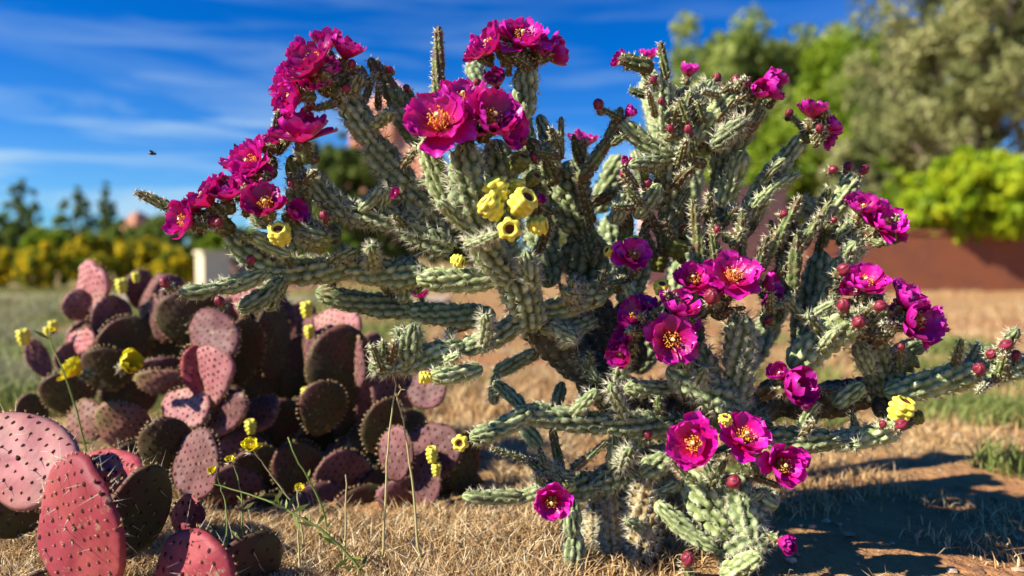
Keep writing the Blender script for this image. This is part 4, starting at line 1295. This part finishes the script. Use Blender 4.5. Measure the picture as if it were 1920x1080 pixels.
def crown(mb, c, rad, nclump, per, leaf, seed, shell=0.55, cr=0.28, topbias=None):
    """leaf-sized quads in clumps through an ellipsoid; uneven outline"""
    r = np.random.default_rng(seed)
    d = unit(r.normal(size=(nclump, 3)))
    q = r.uniform(shell, 1.0, nclump)[:, None] * (1 + 0.10 * r.normal(size=(nclump, 1)))
    cc = np.array(c) + d * q * np.array(rad)
    sz = r.uniform(0.6, 1.3, nclump) * cr * min(rad)
    tone = r.uniform(0.15, 0.85, nclump)
    n = nclump * per
    ci = np.repeat(np.arange(nclump), per)
    p = cc[ci] + unit(r.normal(size=(n, 3))) * (r.uniform(0, 1, n) ** 0.45 * sz[ci])[:, None]
    t = np.clip(tone[ci] + r.normal(0, 0.15, n), 0, 1)
    a = unit(r.normal(size=(n, 3)))
    b = unit(np.cross(a, r.normal(size=(n, 3))))
    s = leaf * r.uniform(0.6, 1.3, n)[:, None]
    V = np.stack([p - a * s, p + b * s * .55, p + a * s, p - b * s * .55], 1).reshape(-1, 3)
    mb.add(V, np.arange(n * 4).reshape(n, 4), 0, np.repeat(t, 4))
    return cc


def plant(name, cat, label, base, crowns, leaf, lm, trunk_r=0.08, bark=None, group=None, seed=1, limbs=8, stem='trunk', cname='crown', spread=0.3):
    root = empty(name, base)
    tag(root, label, cat, group)
    mb = MB()
    cs = []
    for i, (cx, cy, cz, rx, ry, rz, nc, per) in enumerate(crowns):
        cs.append(crown(mb, (base[0] + cx, base[1] + cy, base[2] + cz), (rx, ry, rz), nc, per, leaf, seed * 31 + i, **(dict(shell=0.8, cr=0.2) if lm in ('lime', 'yellow') else dict(cr=0.22))))
    mb.build(cname, LM[lm], root, smooth=False)
    cs = np.concatenate(cs)
    r = np.random.default_rng(seed)
    tb = MB()
    b = np.array(base, float)
    topc = crowns[0]
    tz = max(0.15, topc[2])
    tp = b + np.array([topc[0], topc[1], tz])
    tt = np.linspace(0, 1, 7)[:, None]
    tube(tb, b + np.array([0, 0, -0.05]) + (tp - b) * tt + np.sin(tt * 5) * np.array([trunk_r, 0, 0]), trunk_r * (1 - 0.65 * tt[:, 0]), 8)
    for e in cs[r.choice(len(cs), min(limbs, len(cs)), replace=False)]:
        s0 = b + (tp - b) * r.uniform(0.15, 0.8)
        pt = s0 + (e - s0) * tt + np.array([0, 0, 1]) * np.sin(tt * pi) * 0.06 * np.linalg.norm(e - s0)
        tube(tb, pt, trunk_r * 0.42 * (1 - 0.8 * tt[:, 0]), 6)
    tb.build(stem, bark or BARK, root)
    return root


def sz(px, d):
    return px / F_PX * d


def tree(x, ytop, d, wpx, lm, label, name='tree', cat='tree', zbot=0.25, dens=1.0, leaf=0.05, seed=1, group=None, tr=None, bark=None, extra=(), limbs=9):
    """a crown whose picture spans wpx and whose top reaches ytop"""
    b = G(x, d)
    H = 0.42 + sz(HORIZON - ytop, d)
    rx = sz(wpx, d) / 2
    z0 = H * zbot
    rz = (H - z0) / 2
    cr = [(0, 0, z0 + rz, rx * .95, rx * .8, rz * .93, int(46 * dens), 150)]
    r = np.random.default_rng(seed)
    for i in range(4):
        a = r.uniform(0, 2 * pi)
        cr.append((cos(a) * rx * .5, sin(a) * rx * .4, z0 + rz * r.uniform(0.6, 1.45), rx * .5, rx * .5, rz * .5, int(12 * dens), 130))
    for e in extra:
        cr.append(e)
    return plant(name, cat, label, b, cr, leaf, lm, tr or rx * 0.09, bark, group, seed, limbs)


# right-hand trees
tree(1400, 40, 24, 350, 'light', 'pale green rounded tree farthest back against the blue sky', dens=3.2, leaf=0.13, seed=11, zbot=.2, group='trees beyond the garden wall')
tree(1325, 110, 22, 170, 'light', 'small pale tree just left of the rounded tree, behind the thorny crown', dens=1.2, leaf=0.12, seed=12, zbot=.2, group='trees beyond the garden wall')
tree(1580, 40, 19, 330, 'green', 'bright green leafy tree between the pale rounded tree and the grey juniper', dens=3.4, leaf=0.11, seed=13, zbot=.12, group='trees beyond the garden wall')
tree(1450, 230, 16, 260, 'green', 'lower green tree rising behind the slanting bare stem', dens=2.0, leaf=0.09, seed=14, zbot=.1, group='trees beyond the garden wall')
tree(1490, 55, 26, 260, 'light', 'hazy pale tree showing in the gap between the two leafy tops', dens=1.8, leaf=0.13, seed=26, zbot=.1, group='trees beyond the garden wall')
b = tree(1815, -170, 12.5, 470, 'olive', 'large grey-green juniper filling the upper right corner', name='juniper_tree', dens=3.0, leaf=0.055, seed=15, zbot=.22,
         bark=BARK2, limbs=40, group='trees beyond the garden wall', tr=0.2)
tree(1690, 330, 11, 120, 'green', 'dark green rounded shrub beside the lime bush', name='shrub', cat='shrub', dens=1.3, leaf=0.05, seed=16, zbot=.1)
tree(1600, 250, 12.8, 150, 'olive', 'dull grey-green shrub at the foot of the juniper', name='shrub', cat='shrub', dens=1.8, leaf=0.05, seed=19, zbot=.05)
tree(1830, 286, 9.15, 250, 'lime', 'glowing lime-green rounded bush above the rust-brown garden wall', name='bush', cat='bush', dens=4.5, leaf=0.035, seed=17,
     zbot=.32)
tree(1960, 300, 9.9, 140, 'lime', 'second lime-green bush cut by the right edge of the picture', name='bush', cat='bush', dens=2.2, leaf=0.035, seed=18, zbot=.36)

# middle
tree(655, 235, 14, 160, 'dark', 'dark olive-green tree behind the left limbs, below the red butte', dens=2.4, leaf=0.06, seed=21, zbot=.05)
tree(760, 340, 15, 190, 'dark', 'low dark shrub behind the middle of the tall cactus', name='shrub', cat='shrub', dens=1.6, leaf=0.06, seed=22, zbot=.05)
tree(620, 420, 12, 130, 'green', 'yellow-green bush just above the long left limb', name='bush', cat='bush', dens=1.2, leaf=0.05, seed=23, zbot=.05)
tree(900, 400, 16, 200, 'dark', 'broad low shrub hidden behind the main spiny stem', name='shrub', cat='shrub', dens=1.4, leaf=0.06, seed=24, zbot=.05)
tree(1050, 395, 16, 180, 'olive', 'grey shrub behind the cactus centre', name='shrub', cat='shrub', dens=1.4, leaf=0.06, seed=25, zbot=.05)

# left background
def conifer(x, ytop, d, wpx, label, seed, lm='dark', group='conifers on the left skyline'):
    b = G(x, d)
    H = 0.42 + sz(HORIZON - ytop, d)
    rx = sz(wpx, d) / 2
    cr = []
    for i in range(9):
        f = i / 8
        cr.append((0, 0, H * (0.12 + 0.86 * f), rx * (1 - f) ** 0.6 + rx * 0.14, rx * (1 - f) ** .6 + rx * .14, H * 0.12, int(20 - 12 * f), 110))
    cr.insert(0, (0, 0, H * 0.9, rx * .1, rx * .1, H * 0.09, 4, 60))
    return plant('conifer_tree', 'tree', label, b, cr, 0.09, lm, rx * .08, None, group, seed, 10)


conifer(42, 352, 30, 130, 'tallest broad conifer at the left edge of the skyline', 31)
conifer(150, 362, 30, 110, 'pointed dark conifer second from the left edge', 32)
conifer(202, 352, 32, 46, 'thin spire-like conifer right of the pointed dark one', 33)
for i, (x, yt, d, w, lm, lb) in enumerate([
        (20, 405, 22, 150, 'dark', 'dark green round shrub below the tallest left conifer'),
        (110, 415, 21, 130, 'dark', 'deep green shrub between the two broad conifers'),
        (245, 418, 22, 140, 'dark', 'dark green shrub below the thin spire conifer'),
        (340, 405, 20, 170, 'dark', 'wide dark green shrub below the leftmost magenta bloom'),
        (440, 425, 18, 130, 'green', 'mid-green shrub behind the cream stucco block'),
        (90, 432, 18, 90, 'green', 'small brighter green shrub in front of the conifers')]):
    tree(x, yt, d, w, lm, lb, name='shrub', cat='shrub', dens=1.3, leaf=0.08, seed=40 + i, zbot=.03, group='green shrubs on the left skyline')
for i, (x, yt, d, w, lb) in enumerate([
        (-10, 470, 9.6, 130, 'yellow-flowering shrub cut by the left edge'),
        (80, 466, 9.0, 100, 'yellow-flowering shrub second from the left edge'),
        (190, 444, 9.7, 130, 'tallest yellow-flowering shrub, below the thin conifer'),
        (285, 446, 10.6, 80, 'yellow-flowering shrub above the pale upright pad'),
        (330, 468, 9.2, 80, 'small yellow-flowering shrub next to the cream stucco block')]):
    tree(x, yt, d, w, 'yellow', lb, name='flowering_shrub', cat='shrub', dens=1.8, leaf=0.035, seed=60 + i, zbot=.02, group='yellow-flowering shrubs')
M['sage'] = mat('sage_blade', [(0.0, (0.22, 0.24, 0.12)), (0.5, (0.38, 0.37, 0.20)), (1.0, (0.55, 0.50, 0.32))], 0.7, 0.2, trans=0.35)


def tuft(name, cat, label, x, d, rad, h, n, m, w=0.0018, group=None):
    c = G(x, d)
    a = rng.uniform(0, 2 * pi, n)
    q = rad * np.sqrt(rng.uniform(0, 1, n))
    mb = MB()
    blades(mb, c[0] + q * np.cos(a), c[1] + q * np.sin(a), h * rng.uniform(0.3, 1.0, n) * (1.1 - 0.6 * q / rad), w, rng.uniform(0, 1, n), 1.3)
    tag(mb.build(name, M[m], smooth=False), label, cat, group)


tuft('grass_clump', 'grass clump', 'grey-green dry clump nearest the camera at the left edge', -20, 2.3, 0.22, 0.16, 1500, 'sage', group='dry clumps at the left edge')
tuft('grass_clump', 'grass clump', 'mid-distance dry clump at the left edge behind the nearest one', 10, 3.4, 0.3, 0.2, 1500, 'sage', 0.0024, group='dry clumps at the left edge')
tuft('grass_clump', 'grass clump', 'farthest dry clump at the left edge near the gravel path', 50, 4.8, 0.35, 0.2, 1200, 'sage', 0.003, group='dry clumps at the left edge')
tuft('weed', 'weed', 'blurred green weed clump by the right edge', 1890, 1.95, 0.16, 0.09, 1300, 'grass', 0.002)
tuft('weed', 'weed', 'bright yellow-green weed on the sand below the rust-brown wall', 1790, 3.2, 0.20, 0.10, 900, 'grass', 0.003)

# ------------------------------------------------------------------ walls and rocks
M['corten'] = mat('rusty_brown_wall', [(0.0, (0.31, 0.105, 0.050))], 0.8, 0.2, noise=0.35, nscale=3.5, nstops=(0.19, 0.07, 0.04), ndetail=8.0, bump=0.5, bscale=30)
M['cap'] = mat('wall_cap', [(0.0, (0.30, 0.11, 0.06))], 0.8, 0.2, noise=0.2, nscale=4)
M['adobe'] = mat('pink_stucco', [(0.0, (0.62, 0.34, 0.24))], 0.9, 0.1, noise=0.12, nscale=3, bump=0.3, bscale=40)
M['cream'] = mat('cream_stucco', [(0.0, (0.74, 0.62, 0.42))], 0.9, 0.1, noise=0.08, nscale=4, bump=0.3, bscale=40)
M['rock'] = mat('red_sandstone', [(0.0, (0.42, 0.17, 0.10)), (1.0, (0.62, 0.33, 0.22))], 0.9, 0.1, noise=0.2, nscale=0.03)

def wall(name, label, x0, x1, y, th, h, body, cap, yaw=0, cat='wall', zoff=0.0):
    root = empty(name, ((x0 + x1) / 2, y, 0))
    tag(root, label, cat)
    w = (x1 - x0) / 2
    bm = MB()
    nseg = max(2, int(2 * w / 0.25))
    xs = np.linspace(-w, w, nseg)
    hh = h + 0.006 * np.sin(xs * 3)
    for i in range(nseg - 1):
        pass
    sec = [(-th / 2, -0.05), (-th / 2, None), (th / 2, None), (th / 2, -0.05)]
    V = np.array([[x, a, (hz if b is None else b)] for x, hz in zip(xs, hh) for a, b in sec])
    F = [(i * 4 + k, (i + 1) * 4 + k, (i + 1) * 4 + (k + 1) % 4, i * 4 + (k + 1) % 4) for i in range(nseg - 1) for k in range(4)]
    c, s = cos(yaw), sin(yaw)
    Rm = np.array([[c, -s, 0], [s, c, 0], [0, 0, 1]])
    o3 = np.array(root.location)
    bm.add(V @ Rm.T + o3, F, 0)
    bm.add(V[:4] @ Rm.T + o3, [(0, 1, 2, 3)], 0)
    bm.add(V[-4:] @ Rm.T + o3, [(3, 2, 1, 0)], 0)
    bm.build('wall_face', M[body], root, smooth=False)
    cm = MB()
    box(cm, (-w - .02, -th / 2 - .02, h + 0.008), (w + .02, th / 2 + .02, h + 0.05))
    cm.V[0] = cm.V[0] @ Rm.T + o3
    cm.build('cap', M[cap], root, smooth=False)
    return root


d = 9.0
wall('garden_wall', 'low rust-brown garden wall under the lime bush on the right', (1505 - 960) / F_PX * d, (2150 - 960) / F_PX * d, d, 0.16,
     0.42 + sz(HORIZON - 432, d) - 0.05, 'corten', 'cap')
wall('stucco_wall', 'pink stucco wall glimpsed between the upper stems', (1190 - 960) / F_PX * 11, (1500 - 960) / F_PX * 11, 11.2, 0.25,
     0.42 + sz(HORIZON - 352, 11), 'adobe', 'adobe', yaw=0.35)
wall('gate_pillar', 'cream stucco block with a shaded side at the left end of the yard', (362 - 960) / F_PX * 8.7, (424 - 960) / F_PX * 8.7, 8.8, 0.30,
     0.42 + sz(HORIZON - 470, 8.8) - .05, 'cream', 'cream', yaw=-0.95, cat='pillar')
wall('stucco_wall', 'shaded tan stucco wall right of the cream block', (428 - 960) / F_PX * 9.3, (600 - 960) / F_PX * 9.3, 9.3, 0.25,
     0.42 + sz(HORIZON - 478, 9.3) - .05, 'adobe', 'cream', yaw=0.18)


def butte(name, label, x, d, wpx, ytop, seed, sharp=1.6):
    base = G(x, d)
    H = sz(HORIZON - ytop, d)
    w = sz(wpx, d)
    r = np.random.default_rng(seed)
    nu, nv = 34, 60
    u = np.linspace(0, 1, nu)
    v = np.linspace(0, 2 * pi, nv, endpoint=False)
    U, Vv = np.meshgrid(u, v, indexing='ij')
    out = 1 + 0.14 * np.sin(3 * Vv + seed) + 0.08 * np.sin(7 * Vv + 2 * seed) + 0.05 * np.sin(13 * Vv)
    rad = np.interp(U, [0, 0.25, 0.30, 0.55, 0.60, 0.85, 0.95, 1.0], [1.0, 0.72, 0.55, 0.47, 0.36, 0.28, 0.15, 0.0]) * out
    rad = rad * (1 + 0.03 * np.sin(U * 60 + Vv * 2))
    Z = U * H * (1 + 0.05 * np.sin(2 * Vv + seed) * U)
    X = np.stack([base[0] + rad * w / 2 * np.cos(Vv), base[1] + rad * w / 2 * np.sin(Vv), Z - 1], -1)
    mb = MB()
    tone = np.clip(0.5 + 0.5 * np.sin(U * 34 + 0.6 * np.sin(Vv * 2)), 0, 1)
    mb.add(X.reshape(-1, 3), grid_faces(nu, nv, True), 0, tone.ravel())
    o = mb.build(name, M['rock'])
    tag(o, label, 'rock', kind=None)
    return o


butte('rock_butte', 'tall orange sandstone butte glimpsed between the upper left stems', 735, 420, 420, 165, 3)
butte('rock_butte', 'small distant red rock outcrop above the shrubs on the left', 262, 500, 190, 396, 5)

# ------------------------------------------------------------------ weeds, stalks, insects
M['stalk'] = mat('green_stalk', [(0.0, (0.22, 0.30, 0.07)), (1.0, (0.40, 0.42, 0.14))], 0.6, 0.3)
M['stalk_dry'] = mat('dry_stalk', [(0.0, (0.50, 0.44, 0.20)), (1.0, (0.62, 0.54, 0.30))], 0.6, 0.3)
M['seed'] = mat('seed_head', [(0.0, (0.62, 0.48, 0.26))], 0.7, 0.2)


def stalk(name, label, pts, rpx, m='stalk', head=None, leaves=0, cat='grass stalk', group=None):
    """pts: pixel x, y, depth; the first is the foot, carried down to the ground"""
    W = [P(*p) for p in pts]
    foot = Vector((W[0].x, W[0].y, float(gz(W[0].x, W[0].y)) - 0.004))
    W = ([foot] if W[0].z > 0.006 else [foot]) + W[(0 if W[0].z > 0.02 else 1):]
    root = empty(name, foot)
    tag(root, label, cat, group)
    C = np.array([tuple(w) for w in W])
    # smooth
    t = np.linspace(0, len(C) - 1, len(C) * 6)
    S = np.stack([np.interp(t, np.arange(len(C)), C[:, k]) for k in range(3)], 1)
    for _ in range(4):
        S[1:-1] = (S[:-2] + 2 * S[1:-1] + S[2:]) / 4
    dd = pts[-1][2]
    mb = MB()
    r = sz(rpx * 0.6, dd)
    S[2:-1, :2] += np.cumsum(np.random.default_rng(int(rpx * 10 + pts[0][0])).normal(0, 0.0007, (len(S), 2)), 0)[2:-1]
    tube(mb, S, np.linspace(r * 1.2, r * 0.5, len(S)), 6)
    mb.build('stem', M[m], root)
    rr = np.random.default_rng(int(pts[0][0]))
    if leaves:
        lb = MB()
        for i in range(leaves):
            k = int(rr.uniform(0.1, 0.85) * len(S))
            dv = unit(rr.normal(size=3) * np.array([1, .6, .5]) + np.array([0, 0, .4]))
            L = rr.uniform(0.010, 0.030)
            sd = unit(np.cross(dv, [0, 1, 0.2])) * L * 0.12
            p = S[k]
            lb.add([p, p + dv * L * .5 + sd, p + dv * L, p + dv * L * .5 - sd], [(0, 1, 2, 3)], 0, rr.uniform())
        lb.build('leaves', M['grass'], root, smooth=False)
    if head == 'seed':
        hb = MB()
        for i in range(26):
            k = -1 - int(rr.uniform(0, len(S) * 0.28))
            p = S[k]
            dv = unit(rr.normal(size=3) * .5 + np.array([0, 0, 1]))
            L = 0.008
            spikes(hb, [p], [p + dv * L], 0.0011, 0)
        hb.build('seed_head', M['seed'], root, smooth=False)
    elif head:
        c = S[-1]
        f = flower(root, c, dir3((0.1, 0.5, 0.8)), sz(head, dd), 0.55, int(pts[0][0]), pm='yellow', stam=True, ov=True, name='flower_head')
    return root


stalk('grass_stalk', 'tall straight dry stalk, left of the pair in front of the dark pads', [(716, 1080, .99), (722, 850, .97), (738, 705, .96)], 4, 'stalk_dry', None)
stalk('grass_stalk', 'bending dry stalk with a seed head, right of the straight stalk', [(795, 1080, .98), (772, 850, .96), (752, 730, .95)], 4, 'stalk_dry', 'seed')
stalk('grass_stalk', 'short upright dry stalk below the dark round pad', [(648, 1080, .97), (648, 890, .96)], 4, 'stalk_dry', None)
stalk('weed', 'green leafy weed leaning diagonally across the straw', [(676, 1062, .93), (600, 990, .92), (520, 945, .92), (400, 908, .92)], 4.5, 'stalk', None, 34, 'weed')
stalk('wildflower', 'yellow wildflower with a slanting stem beside the lilac pads', [(560, 960, .96), (510, 890, .96), (470, 835, .95)], 3, 'stalk_dry', 22, 0, 'wildflower',
      'small yellow wildflowers')
stalk('wildflower', 'small yellow wildflower on an upright green stem left of the slanting one', [(450, 985, .95), (444, 920, .95), (430, 862, .95)], 3, 'stalk', 11, 3, 'wildflower',
      'small yellow wildflowers')
stalk('wildflower', 'tiny pale yellow wildflower lowest on the left of the weeds', [(425, 960, .94), (408, 920, .94), (398, 882, .94)], 2.5, 'stalk', 11, 2, 'wildflower',
      'small yellow wildflowers')
stalk('wildflower', 'tall thin green wildflower stem crossing the dark left pads', [(168, 860, 1.2), (128, 720, 1.15), (100, 650, 1.15), (98, 620, 1.15)], 3, 'stalk', 8, 5, 'wildflower',
      'small yellow wildflowers')
stalk('wildflower', 'blurred wildflower stem in front of the black gap between pads', [(610, 965, 1.08), (575, 890, 1.07), (540, 820, 1.07)], 3.5, 'stalk', None, 5, 'wildflower',
      'small yellow wildflowers')
stalk('wildflower', 'cream wildflower low in front of the darkest pads', [(570, 985, 1.02), (565, 950, 1.02), (562, 915, 1.02)], 3, 'stalk_dry', 12, 2, 'wildflower',
      'small yellow wildflowers')

M['bug'] = mat('insect_body', [(0.0, (0.02, 0.02, 0.018))], 0.4, 0.5)
M['wing'] = mat('insect_wing', [(0.0, (0.10, 0.10, 0.09))], 0.3, 0.5)


def insect(x, y, d, s, label):
    c = np.array(P(x, y, d))
    root = empty('flying_insect', tuple(c))
    tag(root, label, 'insect')
    mb = MB()
    zz = np.linspace(-1, 1, 12)
    rad = s * 0.22 * np.sqrt(np.clip(1 - zz ** 2, 0.02, 1)) * (1 - 0.35 * np.exp(-((zz - 0.2) / 0.12) ** 2))
    tube(mb, c + np.outer(zz * s * 0.5, [1, 0.2, -0.08]), rad, 10)
    mb.build('body', M['bug'], root)
    for k in (-1, 1):
        w = MB()
        pts = [(0, 0, 0), (0.35, k * .35, .22), (0.1, k * .8, .38), (-0.25, k * .7, .3), (-0.25, k * .3, .12)]
        w.add(np.array(pts) * s * 0.8 + c + np.array([0, 0, s * .1]), [(0, 1, 2, 3, 4)], 0)
        w.build('wing', M['wing'], root, smooth=False)
    return root


insect(286, 288, 1.05, 0.0105, 'small dark insect flying in the open blue sky')
insect(441, 273, 1.0, 0.006, 'tiny dark insect hovering just above the left magenta blooms')
